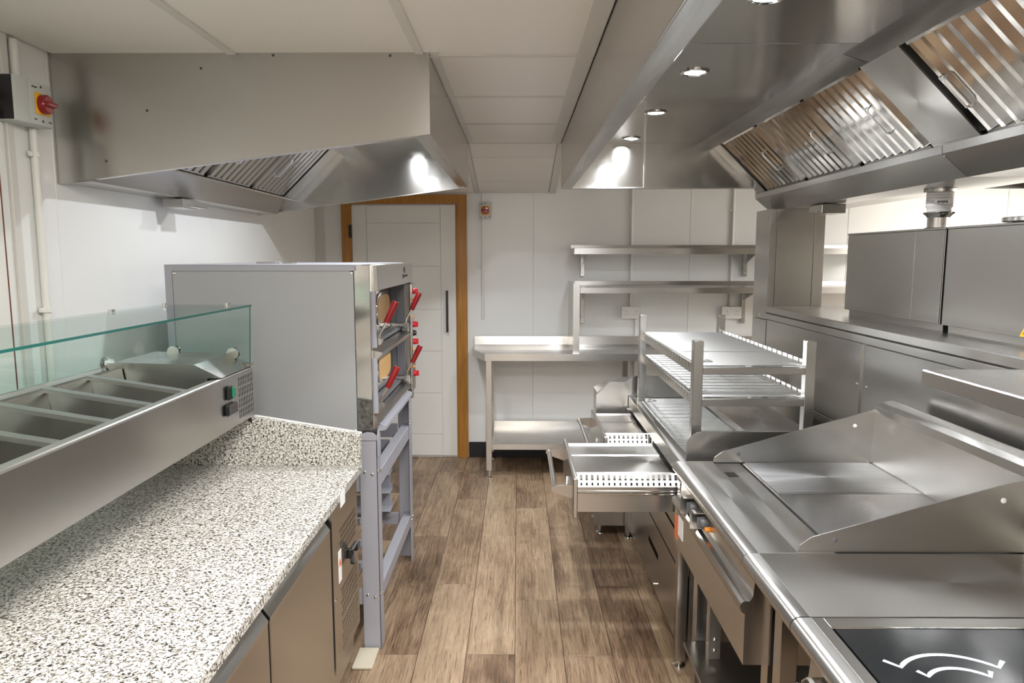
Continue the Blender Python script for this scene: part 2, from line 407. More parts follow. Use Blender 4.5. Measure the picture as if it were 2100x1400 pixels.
bxo('door_stile', DOORW, leaf, -0.5915, -0.478, YB - 0.008, YB, 0.012, 1.972, 0.001, smooth=False)
bm = BM(); box(bm, -0.552, -0.536, YB - 0.058, YB - 0.044, 1.0, 1.322, 0.001)
for z in (1.02, 1.302): tube(bm, [(-0.544, YB - 0.05, z), (-0.544, YB - 0.006, z)], 0.006)
obj('pull_handle', bm, BLACK, d1, label='black bar pull handle')
bm = BM(); box(bm, -1.292, -1.272, YB - 0.028, YB - 0.006, 1.725, 1.818, 0.001); tube(bm, [(-1.274, YB - 0.028, 1.72), (-1.274, YB - 0.028, 1.823)], 0.006)
obj('hinge', bm, BLACK, d1)
# door edge on the left wall
d2 = struct(thing('door_2', 'white door with a thin brown frame edge', 'door', (XL, 1.6, 0))); del d2['category']
bxo('frame_post', BROWNTRIM, d2, XL, XL + 0.012, 2.130, 2.140, 0, 2.05, 0.001, smooth=False)
bxo('door_leaf', DOORW, d2, XL, XL + 0.016, 1.30, 2.128, 0.01, 2.02, 0.001, smooth=False)
bxo('frame_head', BROWNTRIM, d2, XL, XL + 0.022, 1.28, 2.140, 2.05, 2.07, 0.001, smooth=False)
struct(obj('trim_2', box(BM(), XL, XL + 0.012, 2.185, 2.215, 0, HC, 0.002), BARW, smooth=False), 'pale cladding joint strip')

# ------------------------------------------------------------------ services on the walls
def conduit(label, pts, r=0.011, clips=(), cdir=(0, 1, 0)):
    t = thing('cable_conduit', label, 'conduit', pts[-1])
    obj('pipe', tube(BM(), pts, r, 14), WHITEPL, t)
    for (c, d) in clips:
        bm = BM(); tube(bm, [Vector(c) - Vector((0, 0, 0.008)), Vector(c) + Vector((0, 0, 0.008))], r + 0.004, 14)
        box(bm, c[0] - 0.006 + d[0] * 0.02, c[0] + 0.006 + d[0] * 0.02, c[1] - 0.008 + d[1] * 0.02, c[1] + 0.008 + d[1] * 0.02, c[2] - 0.008, c[2] + 0.008, 0.002)
        obj('saddle_clip', bm, WHITEPL, t)
    return t
conduit('white cable conduit running down below the isolator by the topping unit', [(XL + 0.016, 2.295, 1.985), (XL + 0.016, 2.290, 0.3)], 0.0115,
        [((XL + 0.016, 2.295, 1.905), (0, -1, 0)), ((XL + 0.016, 2.29, 1.41), (0, -1, 0))])
conduit('white cable conduit rising from the side-wall isolator to the ceiling', [(XL + 0.016, 2.235, 2.24), (XL + 0.016, 2.235, 2.121)], 0.0125)
def isolator(label, loc, normal, W=0.047, H2=0.06, D=0.065, po=0.0, blank=False):
    """yellow and red rotary isolator; local frame u (across), n (out of wall)"""
    t = thing('isolator_switch', label, 'switch', loc)
    L0 = Vector(loc); n = Vector(normal); u = Vector((0, 1, 0)) if abs(n.x) > 0.5 else Vector((1, 0, 0))
    def bb(bm, u0, u1, n0, n1, z0, z1, b):
        p = L0 + u * u0 + n * n0; q = L0 + u * u1 + n * n1
        box(bm, min(p.x, q.x), max(p.x, q.x), min(p.y, q.y), max(p.y, q.y), L0.z + z0, L0.z + z1, b, 2); return bm
    obj('enclosure', bb(BM(), -W, W, 0, D, -H2, H2, 0.004), GREYPL, t)
    if blank:
        obj('blank_side', bb(BM(), -W - 0.0015, -W, 0.006, D - 0.006, -H2 + 0.003, H2 - 0.003, 0), BLACK, t, label='black blanked side of the enclosure')
        obj('cover', bb(BM(), -W + 0.062, W - 0.001, D, D + 0.003, -H2 + 0.002, H2 - 0.002, 0.001), GREYPL, t)
        D += 0.003
    L0 = L0 + u * po
    obj('yellow_plate', bb(BM(), -0.033, 0.033, D, D + 0.004, -0.033, 0.033, 0.002), YELLOW, t)
    kb = obj('rotary_knob', tube(BM(), [L0 + n * (D + 0.004), L0 + n * (D + 0.02), L0 + n * (D + 0.024)], [0.030, 0.029, 0.025], 28), RED, t)
    bm = bb(BM(), -0.026, 0.026, D + 0.022, D + 0.036, -0.007, 0.007, 0.003)
    obj('knob_grip', bm, RED, kb)
    bm = BM()
    for uu, z, s in ((-0.03, 0.048, 0.012), (-0.034, -0.049, 0.006), (0.034, -0.049, 0.007)):
        bb(bm, uu - s, uu + s, D, D + 0.0006, z - 0.002, z + 0.002, 0)
    obj('print_marks', bm, INK, t)
    for z in (0.053, -0.051):
        obj('cover_screw', dome(BM(), L0 + n * D + Vector((0, 0, z)), n, 0.004, 0.002), INK, t)
    return t
isolator('yellow and red isolator switch beside the extraction hood above the topping unit', (XL, 2.235, 2.053), (1, 0, 0), 0.083, 0.067, 0.065, 0.034, True)
isolator('yellow and red isolator switch on the wall beside the wooden door frame', (-0.247, YB, 1.926), (0, -1, 0))
conduit('short white conduit from the sloping ceiling down to the isolator beside the door', [(-0.268, YB - 0.012, 2.058), (-0.268, YB - 0.012, 1.99)], 0.010)
conduit('white conduit dropping from the isolator beside the door and ending above the table', [(-0.270, YB - 0.012, 1.864), (-0.270, YB - 0.012, 1.105)], 0.010,
        [((-0.270, YB - 0.012, 1.50), (-1, 0, 0))])
for k, (xc, lab) in enumerate(((0.873, 'white double wall socket to the left of the grill rack, under the shelves'), (1.645, 'white double wall socket next to the right-hand shelf bracket'))):
    xc = (0.873, 1.642)[k]
    lab = ('white double wall socket nearer the door, under the lower shelf', 'white double wall socket nearer the steel pillar, under the lower shelf')[k]
    t = thing('double_socket', lab, 'socket', (xc, YB, 1.11), 'double sockets under the shelf')
    bxo('back_box', WHITEPL, t, xc - 0.073, xc + 0.073, YB - 0.038, YB, 1.108, 1.197, 0.003)
    hl = [(xc + s_ + dx - a, xc + s_ + dx + a, 1.150 + dz - c, 1.150 + dz + c) for s_ in (-0.037, 0.037)
          for dx, dz, a, c in ((0, 0.012, 0.003, 0.005), (-0.011, -0.012, 0.005, 0.0025), (0.011, -0.012, 0.005, 0.0025))]
    pl = obj('face_plate', perf(BM(), xc - 0.075, xc + 0.075, 1.106, 1.199, hl, lambda u, v, d: (u, YB - 0.048 + d, v), 0.010), WHITEPL, t, False)
    for s in (-0.062, 0.062):
        bxo('rocker', WHITEPL, pl, xc + s - 0.005, xc + s + 0.005, YB - 0.051, YB - 0.047, 1.16, 1.178, 0.001)
    xx = xc - 0.005
    conduit(('white conduit coming down the wall to the socket nearer the door', 'white conduit coming down the wall to the socket nearer the pillar')[k],
            [(xx, YB - 0.013, 2.24), (xx, YB - 0.013, 1.21), (xx, YB - 0.016, 1.2)], 0.0105, [((xx, YB - 0.013, 1.93), (-1, 0, 0))])
conduit('thin white conduit from the socket nearer the door down behind the table', [(0.912, YB - 0.012, 1.104), (0.912, YB - 0.012, 0.3)], 0.009)

# ------------------------------------------------------------------ baffle filter banks of both hoods
def filter_bank(hood, B, T, y0, y1, nsl, handle_y, dark=False):
    """sloping baffle filter: B, T = (x,z) of the bottom and top edge"""
    B = Vector(B); T = Vector(T); L = (T - B).length; d = (T - B) / L
    n = Vector((-d.y, d.x))
    if n.y > 0: n = -n
    def P(y, s, h): return (B.x + d.x * s + n.x * h, y, B.y + d.y * s + n.y * h)
    def slab(bm, ya, yb, sa, sb, ha, hb, inset=0.0):
        q = [[bm.verts.new(P(yy, ss, hh)) for (yy, ss) in ((ya + i, sa), (yb - i, sa), (yb - i, sb), (ya + i, sb))] for (hh, i) in ((ha, 0), (hb, inset))]
        fs = [bm.faces.new(q[0]), bm.faces.new(q[1])]
        for k in range(4): fs.append(bm.faces.new((q[0][k], q[0][(k + 1) % 4], q[1][(k + 1) % 4], q[1][k])))
        bmesh.ops.recalc_face_normals(bm, faces=fs); return bm
    g = 0.013
    f = obj('baffle_filter', slab(BM(), y0 + g, y1 - g, 0.004, L - 0.004, -0.034, -0.0255), STEELC if dark else POLISH, hood, False)
    obj('filter_rim', slab(BM(), y0 + g, y1 - g, 0.0, 0.010, -0.03, -0.004), POLISH, f, False)
    obj('filter_rim', slab(BM(), y0 + g, y1 - g, L - 0.012, L, -0.03, -0.004), POLISH, f, False)
    p = (y1 - y0 - 2 * g) / nsl
    for k in range(nsl):
        yc = y0 + g + p * (k + 0.5)
        prf = [(yc - p * 0.36, -0.0245), (yc - p * 0.30, -0.002), (yc + p * 0.26, -0.001), (yc + p * 0.32, -0.0245)] if dark else [(yc - p * 0.46, -0.0225), (yc + p * 0.08, -0.004), (yc + p * 0.30, -0.001), (yc + p * 0.40, -0.0245)]
        bm = BM(); A = [bm.verts.new(P(a, 0.011, h)) for a, h in prf]; B2 = [bm.verts.new(P(a, L - 0.011, h)) for a, h in prf]
        bm.faces.new(A); bm.faces.new(B2)
        for q in range(4): bm.faces.new((A[q], A[(q + 1) % 4], B2[(q + 1) % 4], B2[q]))
        bmesh.ops.recalc_face_normals(bm, faces=bm.faces)
        obj('slat', bm, STEELC if dark else POLISH, f, False)
    for hy in handle_y:
        s0, s1 = L * 0.30, L * 0.62
        pts = [P(hy, s0, 0), P(hy, s0, 0.016), P(hy, s0 + 0.012, 0.026), P(hy, s1 - 0.012, 0.026), P(hy, s1, 0.016), P(hy, s1, 0)]
        bm = tube(BM(), pts, 0.0028, 8)
        pts2 = [P(hy + 0.03, s0, 0), P(hy + 0.03, s0, 0.010), P(hy + 0.03, s1, 0.010), P(hy + 0.03, s1, 0)]
        tube(bm, pts2, 0.0025, 8)
        obj('lift_handle', bm, WIRE, f)
    return f
def sheet(hood, name, B, T, y0, y1, m, t=0.006):
    bm = BM(); B = Vector(B); T = Vector(T); d = (T - B).normalized(); n = Vector((-d.y, d.x))
    if n.y < 0: n = -n
    prism(bm, [tuple(B), tuple(T), tuple(T + n * t), tuple(B + n * t)], 'y', y0, y1)
    return obj(name, bm, m, hood, False)
def downlight(hood, x, y, z, watts, name='downlight_lamp'):
    bm = BM(); N = 28; prof = [(0.052, 0.0), (0.052, -0.004), (0.044, -0.007), (0.037, -0.004), (0.036, 0.0)]
    rings = [[bm.verts.new((x + r * math.cos(2 * math.pi * k / N), y + r * math.sin(2 * math.pi * k / N), z + h)) for k in range(N)] for r, h in prof]
    for a in range(len(rings) - 1):
        for k in range(N): bm.faces.new((rings[a][k], rings[a + 1][k], rings[a + 1][(k + 1) % N], rings[a][(k + 1) % N]))
    bmesh.ops.recalc_face_normals(bm, faces=bm.faces)
    r_ = obj('downlight_ring', bm, CHROME, hood)
    obj('downlight_lens', disc(BM(), (x, y, z - 0.003), 'z', 0.036, 0.002, 24), LENS, r_)
    spot_light(name, (x, y, z - 0.006), watts)

# ---- long extraction hood over the cook line
HD = thing('extraction_hood', 'long stainless extraction hood with round downlights over the cook line', 'extractor hood', (1.66, 2.0, 1.846))
NY = -0.3; FYE = 4.285; HZ = 2.24; MX = 3.32
for a, b_ in ((NY, 2.218), (2.222, 4.262)):
    bm = BM(); box(bm, 0.257, 0.262, a, b_, 1.978, HC - 0.001, 0.001); box(bm, 0.262, 0.318, a, b_, 1.978, 1.984, 0.001); box(bm, 0.313, 0.318, a, b_, 1.984, 2.02, 0.001)
    obj('fascia', bm, STEELC, HD, False)
    bm = BM(); box(bm, MX - 0.262, MX - 0.257, a, b_, 1.978, HC - 0.001, 0.001); box(bm, MX - 0.318, MX - 0.262, a, b_, 1.978, 1.984, 0.001)
    obj('fascia', bm, STEELC, HD, False)
for a, b_ in ((NY, 2.298), (2.302, 4.262)):
    bxo('roof_panel', HOODIN, HD, 0.263, 1.10, a, b_, HZ, HZ + 0.006, 0.001, smooth=False)
    bxo('roof_panel', HOODIN, HD, MX - 1.10, MX - 0.263, a, b_, HZ, HZ + 0.006, 0.001, smooth=False)
prof = [(0.257, 1.978), (1.405, 1.978), (1.41, 1.922), (1.5, 1.846), (MX - 1.5, 1.846), (MX - 1.41, 1.922), (MX - 1.405, 1.978), (MX - 0.257, 1.978), (MX - 0.257, HC - 0.001), (0.257, HC - 0.001)]
obj('end_panel', prism(BM(), prof, 'y', 4.264, FYE), HOODIN, HD, False)
bm = BM(); box(bm, 0.318, 1.40, 4.235, 4.264, 1.978, 1.985, 0.001); obj('end_flange', bm, STEELX, HD, False)
bxo('end_joint_strip', CHROME, HD, 0.739, 0.751, 4.258, 4.264, 1.985, HZ, 0.001)
FB, FT = (1.42, 1.950), (1.15, 2.214)
mir = lambda p: (MX - p[0], p[1])
for a, b_ in ((NY, 2.418), (2.421, 4.263)):
    bm = BM(); prism(bm, [(1.425, 1.955), (1.408, 1.948), (1.41, 1.922), (1.5, 1.846), (MX - 1.5, 1.846), (MX - 1.41, 1.922), (MX - 1.408, 1.948), (MX - 1.425, 1.955)], 'y', a, b_)
    obj('drip_channel', bm, STEEL, HD, False)
for a, b_ in ((NY, 2.418), (2.421, 4.263)):
    sheet(HD, 'filter_frame_strip', (1.15, 2.214), (1.06, 2.2405), a, b_, STEEL)
    sheet(HD, 'filter_frame_strip', mir((1.15, 2.214)), mir((1.06, 2.2405)), a, b_, STEEL)
    sheet(HD, 'filter_backing', (1.46, 1.975), (1.17, 2.245), a, b_, STEEL)
    sheet(HD, 'far_side_filter_cover', mir(FB), mir(FT), a, b_, STEEL)
for a, b_ in ((4.137, 4.263), (2.239, 2.484), (NY, 0.69)):
    sheet(HD, 'blank_panel', FB, FT, a, b_, STEEL)
for (a, b_, hy, ns) in ((3.56, 4.12, 3.68, 9), (2.995, 3.55, 3.09, 9), (2.49, 2.985, 2.60, 8), (1.71, 2.222, 2.15, 8), (1.20, 1.70, 1.3, 8), (0.70, 1.19, 0.8, 8)):
    filter_bank(HD, FB, FT, a, b_, ns, [hy])
for y in (4.076, 3.36, 2.638, 1.893): downlight(HD, 0.634, y, HZ, 6.5)
downlight(HD, 0.634, 1.15, HZ, 6.5, 'downlight_lamp_offscreen')     # the row goes on over the hob
bm = BM(); box(bm, 1.52, 1.64, 3.60, 3.76, 1.797, 1.843, 0.002)
gd = obj('grease_drawer', bm, STEEL, HD, False)
bxo('drawer_lip', STEELC, gd, 1.495, 1.52, 3.61, 3.75, 1.80, 1.806, 0.001)
for y in (2.42, 3.34):
    obj('rivet', dome(BM(), (1.419, y, 1.914), (-0.6, 0, -0.7), 0.005, 0.003), CHROME, HD)

# ---- hood over the pizza oven
HL = thing('extraction_hood', 'stainless wall hood with a plain flat side panel above the pizza oven', 'extractor hood', (-1.0, 3.35, 1.826))
NYL, FYL = 2.420, 4.283
side = [(-1.553, HC - 0.001), (-0.293, HC - 0.001), (-0.293, 1.988), (-1.553, 1.826)]
obj('side_panel', prism(BM(), side, 'y', NYL, NYL + 0.006), HOODSIDE, HL, False, label='brushed steel side panel with small rivets')
bm = BM(); strip(bm, [(-1.55, 1.826), (-0.32, 1.984)], 'y', NYL + 0.006, NYL + 0.03, 0.004); obj('side_flange', bm, STEELX, HL, False)
obj('end_panel', prism(BM(), side, 'y', FYL - 0.006, FYL), HOODIN, HL, False)
bm = BM(); strip(bm, [(-1.55, 1.826), (-0.32, 1.984)], 'y', FYL - 0.03, FYL - 0.006, 0.004); obj('end_flange', bm, STEELX, HL, False)
bm = BM(); box(bm, -0.299, -0.293, NYL + 0.006, FYL - 0.006, 1.988, HC - 0.001, 0.001); box(bm, -0.352, -0.299, NYL + 0.006, FYL - 0.006, 1.988, 1.993, 0.001); box(bm, -0.352, -0.347, NYL + 0.006, FYL - 0.006, 1.993, 2.02, 0.001)
obj('fascia', bm, STEELC, HL, False)
bxo('roof_panel', HOODIN, HL, -1.553, -0.30, NYL + 0.007, FYL - 0.007, 2.236, 2.242, 0.001, smooth=False)
bm = BM(); prism(bm, [(-1.334, 1.918), (-1.335, 1.910), (-1.437, 1.834), (-1.553, 1.830), (-1.553, 1.95)], 'y', NYL + 0.007, FYL - 0.007); obj('drip_channel', bm, STEEL, HL, False)
LB, LT = (-1.335, 1.920), (-1.06, 2.190)
sheet(HL, 'filter_frame_strip', LT, (-0.985, 2.237), NYL + 0.007, FYL - 0.007, STEEL)
sheet(HL, 'filter_backing', (LB[0] - 0.035, LB[1] + 0.02), (LT[0] - 0.035, LT[1] + 0.02), NYL + 0.007, FYL - 0.007, STEEL)
for a, b_ in ((NYL + 0.007, 2.56), (4.10, FYL - 0.007)): sheet(HL, 'blank_panel', LB, LT, a, b_, STEEL)
for a, b_ in ((2.565, 3.07), (3.08, 3.585), (3.595, 4.095)): filter_bank(HL, LB, LT, a, b_, 8, [a + 0.1], True)
for y in (2.95, 3.75): downlight(HL, -0.66, y, 2.236, 5.0)
bm = BM(); box(bm, -1.52, -1.43, 3.06, 3.20, 1.79, 1.828, 0.002); gd = obj('grease_drawer', bm, STEEL, HL, False)
bxo('drawer_lip', STEELC, gd, -1.43, -1.385, 3.075, 3.19, 1.793, 1.799, 0.001)
for (x, z) in ((-1.048, 2.20), (-1.235, 2.065), (-1.383, 1.901), (-0.807, 2.241), (-0.421, 2.239)):
    obj('rivet', dome(BM(), (x, NYL, z), (0, -1, 0), 0.0045, 0.002), DARKGREY, HL)

# ------------------------------------------------------------------ refrigerated prep counter and granite top
PC = thing('refrigerated_counter', 'stainless refrigerated counter with doors and a perforated vent panel under the granite', 'counter', (-0.95, 1.4, 0))
bxo('body', STEEL, PC, -1.28, -0.60, 0.30, 2.44, 0.15, 0.818, 0.002, smooth=False)
for x in (-1.22, -0.66):
    for y in (0.38, 2.36):
        bm = BM(); tube(bm, [(x, y, 0), (x, y, 0.012), (x, y, 0.02), (x, y, 0.15)], [0.028, 0.028, 0.017, 0.017], 16); obj('leg', bm, STEELZ, PC)
for a, b_ in ((1.538, 1.546), (0.996, 1.004)): bxo('door_gasket', BLACK, PC, -0.600, -0.590, a, b_, 0.27, 0.745, 0, smooth=False)
for a, b_ in ((1.548, 2.078), (1.006, 1.536), (0.464, 0.994)):
    dr = bxo('door', STEEL, PC, -0.596, -0.575, a, b_, 0.26, 0.748, 0.002, smooth=False)
    bm = BM(); prism(bm, [(-0.575, 0.744), (-0.5745, 0.750), (-0.594, 0.778), (-0.597, 0.776), (-0.597, 0.744)], 'y', a, b_)
    obj('grip_lip', bm, STEELC, dr, False, label='bright folded grip along the door top')
hl = []
for (y0, y1, z0, z1) in ((2.19, 2.43, 0.615, 0.70), (2.19, 2.43, 0.405, 0.50), (2.19, 2.43, 0.295, 0.385)):
    for r in range(int((z1 - z0) / 0.021) + 1):
        for c in range(12):
            y, z = y0 + 0.006 + c * 0.0185 + (r % 2) * 0.009, z1 - r * 0.021
            hl.append((y - 0.004, y + 0.004, z - 0.0075, z + 0.0075))
bm = perf(BM(), 2.098, 2.438, 0.26, 0.812, hl, lambda u, v, d: (-0.575 - d, u, v), 0.002)
vp = obj('vent_panel', bm, STEELZ, PC, False)
for a, b_ in ((2.098, 2.100), (2.436, 2.438)): bxo('panel_return', STEELZ, vp, -0.600, -0.5772, a, b_, 0.26, 0.812, 0, smooth=False)
bm = BM(); box(bm, -0.575, -0.557, 2.285, 2.302, 0.565, 0.60, 0.003); tube(bm, [(-0.563, 2.295, 0.595), (-0.553, 2.31, 0.61), (-0.556, 2.325, 0.585)], 0.009, 10); tube(bm, [(-0.560, 2.29, 0.575), (-0.555, 2.265, 0.56)], 0.007, 10)
obj('vent_catch', bm, BLACK, vp, label='black plastic catch')
st = bxo('sticker', LABELW, vp, -0.575, -0.5742, 2.165, 2.20, 0.535, 0.64, 0, label='white sticker with an orange mark')
bm = BM(); prism(bm, [(2.170, 0.588), (2.195, 0.588), (2.190, 0.605), (2.182, 0.616), (2.172, 0.606)], 'x', -0.5742, -0.5738); obj('sticker_mark', bm, LABELO, st, False)
obj('screw', dome(BM(), (-0.575, 2.122, 0.50), (1, 0, 0), 0.006, 0.004), CHROME, vp)

GW = thing('granite_worktop', 'speckled white and grey granite worktop with a tapered upstand against the oven', 'worktop', (-0.92, 1.4, 0.82))
bxo('slab', GRANITE, GW, -1.30, -0.555, 0.28, 2.452, 0.82, 0.85, 0.003)
bm = BM(); prism(bm, [(-0.556, 0.8505), (-0.556, 0.958), (-0.562, 0.962), (-0.925, 1.020), (-1.0, 1.028), (-1.30, 1.028), (-1.30, 0.8505)], 'y', 2.424, 2.452)
obj('upstand', bm, GRANITE, GW, False)
bm = BM(); prism(bm, [(-0.555, 0.958), (-0.555, 0.963), (-0.925, 1.0235), (-1.30, 1.0315), (-1.30, 1.0285), (-0.925, 1.0195)], 'y', 2.4525, 2.458)
obj('sealant_bead', bm, LABELW, GW, False)
bxo('price_tag', LABELW, GW, -0.5548, -0.554, 2.13, 2.19, 0.80, 0.845, 0)

# ------------------------------------------------------------------ topping unit with glass guard
TU = thing('topping_unit', 'stainless chilled topping unit with empty pan openings behind a glass guard', 'topping unit', (-1.09, 1.4, 1.03))
UY0, UY1 = 0.35, 2.432
RIMST = steel('matt_rim_steel', (0.52, 0.505, 0.48), 0.42, 0.5, 'y', 0.01, 0.1)
obj('front_rim', prism(BM(), [(-0.925, 1.1962), (-0.926, 1.2005), (-0.930, 1.203), (-0.965, 1.198), (-0.965, 1.190), (-0.9385, 1.190), (-0.9385, 1.1962)], 'y', UY0, UY1), RIMST, TU, False)
hl = [(2.302 + c * 0.0145 - 0.0035, 2.302 + c * 0.0145 + 0.0035, 1.178 - r * 0.036 - q * 0.0165 - 0.0065, 1.178 - r * 0.036 - q * 0.0165 + 0.0065) for r in range(4) for q in range(2) for c in range(9)]
obj('front_panel', perf(BM(), UY0, UY1, 1.030, 1.196, hl, lambda u, v, d: (-0.925 - d, u, v), 0.002), STEEL, TU, False)
bm = BM(); box(bm, -1.268, -0.928, UY0, UY1, 1.030, 1.042); obj('base_tray', bm, STEEL, TU, False)
back = [(-1.272, 1.030), (-1.272, 1.247), (-1.235, 1.243), (-1.235, 1.234), (-1.262, 1.236), (-1.262, 1.03)]
obj('back_panel', prism(BM(), back, 'y', UY0, UY1), STEEL, TU, False)
bm = BM(); box(bm, -1.262, -0.928, UY0, UY0 + 0.01, 1.042, 1.19); obj('end_panel', bm, STEELX, TU, False)
# well walls (darker sloping liner) and cross bars
obj('well_liner', prism(BM(), [(-1.232, 1.236), (-1.205, 1.07), (-0.995, 1.07), (-0.968, 1.192), (-0.962, 1.192), (-0.962, 1.05), (-1.24, 1.05), (-1.24, 1.236)], 'y', UY0 + 0.02, 2.165), STEELX, TU, False)
BARST = steel('pale_bar_steel', (0.52, 0.505, 0.48), 0.38, 0.46, 'x', 0.01, 0.1)
bars = [2.003 - 0.19 * k for k in range(9)]
for y in bars:
    if y < UY0 + 0.03: continue
    bm = BM(); prism(bm, [(-1.238, 1.243), (-0.962, 1.199), (-0.962, 1.188), (-1.238, 1.232)], 'y', y - 0.014, y + 0.014)
    obj('cross_bar', bm, BARST, TU, False)
    bm = BM(); prism(bm, [(-1.232, 1.232), (-0.968, 1.190), (-0.99, 1.12), (-1.21, 1.12)], 'y', y - 0.003, y + 0.003); obj('pan_divider', bm, STEELX, TU, False)
# compressor housing at the far end
bm = BM(); prism(bm, [(-1.262, 1.042), (-1.262, 1.255), (-1.01, 1.248), (-0.926, 1.206), (-0.926, 1.2055), (-0.97, 1.2055), (-0.97, 1.042)], 'y', 2.170, UY1 - 0.002)
hs = obj('housing_cover', bm, STEELX, TU, False)
bxo('cover_corner', POLISH, hs, -0.95, -0.922, UY1 - 0.03, UY1, 1.206, 1.218, 0.002)
sw = bxo('rocker_switch', BLACK, TU, -0.925, -0.914, 2.198, 2.232, 1.128, 1.172, 0.004); bxo('green_rocker', GREEN, sw, -0.916, -0.908, 2.217, 2.236, 1.134, 1.168, 0.003)
ds = bxo('thermostat', BLACK, TU, -0.925, -0.914, 2.180, 2.262, 1.078, 1.116, 0.006)
bxo('thermostat_face', DARKGREY, ds, -0.914, -0.911, 2.190, 2.256, 1.083, 1.112, 0.001)
for z in (1.092, 1.103): obj('indicator', dome(BM(), (-0.911, 2.246, z), (1, 0, 0), 0.0025, 0.002), BRIGHTRED, ds)
for (x, y) in ((-0.96, 2.40), (-1.24, 2.40)):
    bm = BM(); tube(bm, [(x, y, 0.9995 + 0.022), (x, y, 1.031)], 0.014, 14); obj('foot', bm, BLACK, TU)
for (x, y) in ((-0.99, 0.42), (-1.24, 0.42), (-1.24, 1.4)):
    bm = BM(); tube(bm, [(x, y, 0.8505), (x, y, 0.86), (x, y, 0.865), (x, y, 1.031)], [0.02, 0.02, 0.012, 0.012], 14); obj('foot', bm, BLACK, TU)
tube_bm = tube(BM(), [(-0.945, 2.41, 1.028), (-0.938, 2.425, 1.012), (-0.95, 2.437, 1.018), (-0.965, 2.442, 1.026)], 0.007, 8); obj('drain_tube', tube_bm, BLACK, TU)
# glass: back pane, end panes, top pane
GZ = 1.412
gp = obj('glass_back', prism(BM(), [(-1.256, 1.248), (-1.250, 1.248), (-1.232, GZ), (-1.238, GZ)], 'y', UY0, UY1 - 0.01), GLASS, TU, False)
for y in (UY0, UY1 - 0.014):
    ge = obj('glass_end', prism(BM(), [(-1.249, 1.252), (-0.93, 1.214), (-0.922, GZ), (-1.231, GZ)], 'y', y, y + 0.006), GLASS, TU, False)
    obj('glass_edge', prism(BM(), [(-0.930, 1.214), (-0.9285, 1.214), (-0.9205, GZ), (-0.922, GZ)], 'y', y, y + 0.006), GEDGE, ge, False)
gt = bxo('glass_top', GLASS, TU, -1.238, -0.9195, UY0, UY1 - 0.004, GZ + 0.0002, GZ + 0.0062, 0, smooth=False)
bxo('glass_edge', GEDGE, gt, -0.9195, -0.9180, UY0, UY1 - 0.004, GZ + 0.0002, GZ + 0.0062, 0)
def clamp(c, d, r=0.02):
    bm = BM(); c = Vector(c); dd = Vector(d)
    tube(bm, [c - dd * 0.008, c, c + dd * 0.006], [r, r, r * 0.7], 20); tube(bm, [c + dd * 0.012, c + dd * 0.016], [r, r * 0.8], 20)
    obj('glass_clamp', bm, CHROME, TU)
clamp((-1.236, 2.10, 1.262), (-1, 0, 0)); clamp((-1.19, UY1 - 0.018, 1.256), (0, 1, 0)); clamp((-0.985, UY1 - 0.018, 1.250), (0, 1, 0))
for (x, y) in ((-1.20, 2.39), (-0.99, 2.40)):
    bm = BM(); disc(bm, (x, y, GZ + 0.0062), 'z', 0.010, 0.008, 16); disc(bm, (x, y, GZ - 0.012), 'z', 0.012, 0.012, 16); obj('glass_bolt', bm, CHROME, TU)
for y in (2.10, 1.3):
    bm = BM(); disc(bm, (-1.215, y, GZ + 0.0062), 'z', 0.010, 0.008, 16); obj('glass_bolt', bm, CHROME, TU)

# ------------------------------------------------------------------ pizza oven on its stand
OV = thing('pizza_oven', 'grey twin-deck pizza oven with red lever handles', 'oven', (-0.95, 3.2, 0.885))
OY0, OY1 = 2.72, 3.675; OZ0, OZ1 = 0.885, 1.552
bxo('body', GREYPAINT, OV, -1.357, -0.645, OY0 + 0.004, OY1, OZ0, OZ1 - 0.004, 0.002, smooth=False)
bm = BM(); box(bm, -1.359, -0.60, OY0, OY1 + 0.002, OZ1 - 0.004, OZ1, 0.001); box(bm, -1.359, -0.62, OY0, OY0 + 0.004, OZ1 - 0.024, OZ1 - 0.004); box(bm, -1.359, -1.331, OY0, OY0 + 0.004, OZ0, OZ1 - 0.024)
obj('casing_edge', bm, LAV, OV, False)
bxo('side_panel', GREYPAINT, OV, -1.329, -0.632, OY0 + 0.0005, OY0 + 0.004, OZ0 + 0.005, OZ1 - 0.027, 0.001, smooth=False)
for (x, z) in ((-1.322, OZ1 - 0.034), (-0.64, OZ1 - 0.034), (-0.64, OZ0 + 0.015)):
    obj('panel_screw', dome(BM(), (x, OY0 + 0.0005, z), (0, -1, 0), 0.006, 0.003), CHROME, OV)
bm = BM(); box(bm, -1.1, -1.02, 2.98, 3.05, OZ1, OZ1 + 0.008, 0.001); box(bm, -0.99, -0.95, 2.98, 3.05, OZ1, OZ1 + 0.006, 0.001); obj('roof_bracket', bm, STEEL, OV, False)
FX = -0.550
bxo('corner_post', POLISH, OV, -0.630, -0.569, OY0, OY0 + 0.035, OZ0 + 0.015, OZ1 - 0.001, 0.002)
bm = BM(); prism(bm, [(-0.645, 1.447), (-0.558, 1.447), (FX + 0.004, 1.452), (FX, OZ1 - 0.004), (-0.645, OZ1 - 0.001)], 'y', OY0 + 0.0355, OY1)
fa = obj('fascia', bm, STEEL, OV, False)
bm = BM(); N = 14; cy, cz = 3.43, 1.517
prism(bm, [(cy + 0.017 * math.cos(2 * math.pi * k / N), cz + 0.015 * math.sin(2 * math.pi * k / N)) for k in range(N)], 'x', FX + 0.0005, FX + 0.0025)
box(bm, FX + 0.0015, FX + 0.0035, 3.37, 3.39, 1.478, 1.498)
for k in range(5): box(bm, FX + 0.0015, FX + 0.0035, 3.402 + k * 0.024, 3.418 + k * 0.024, 1.484, 1.495)
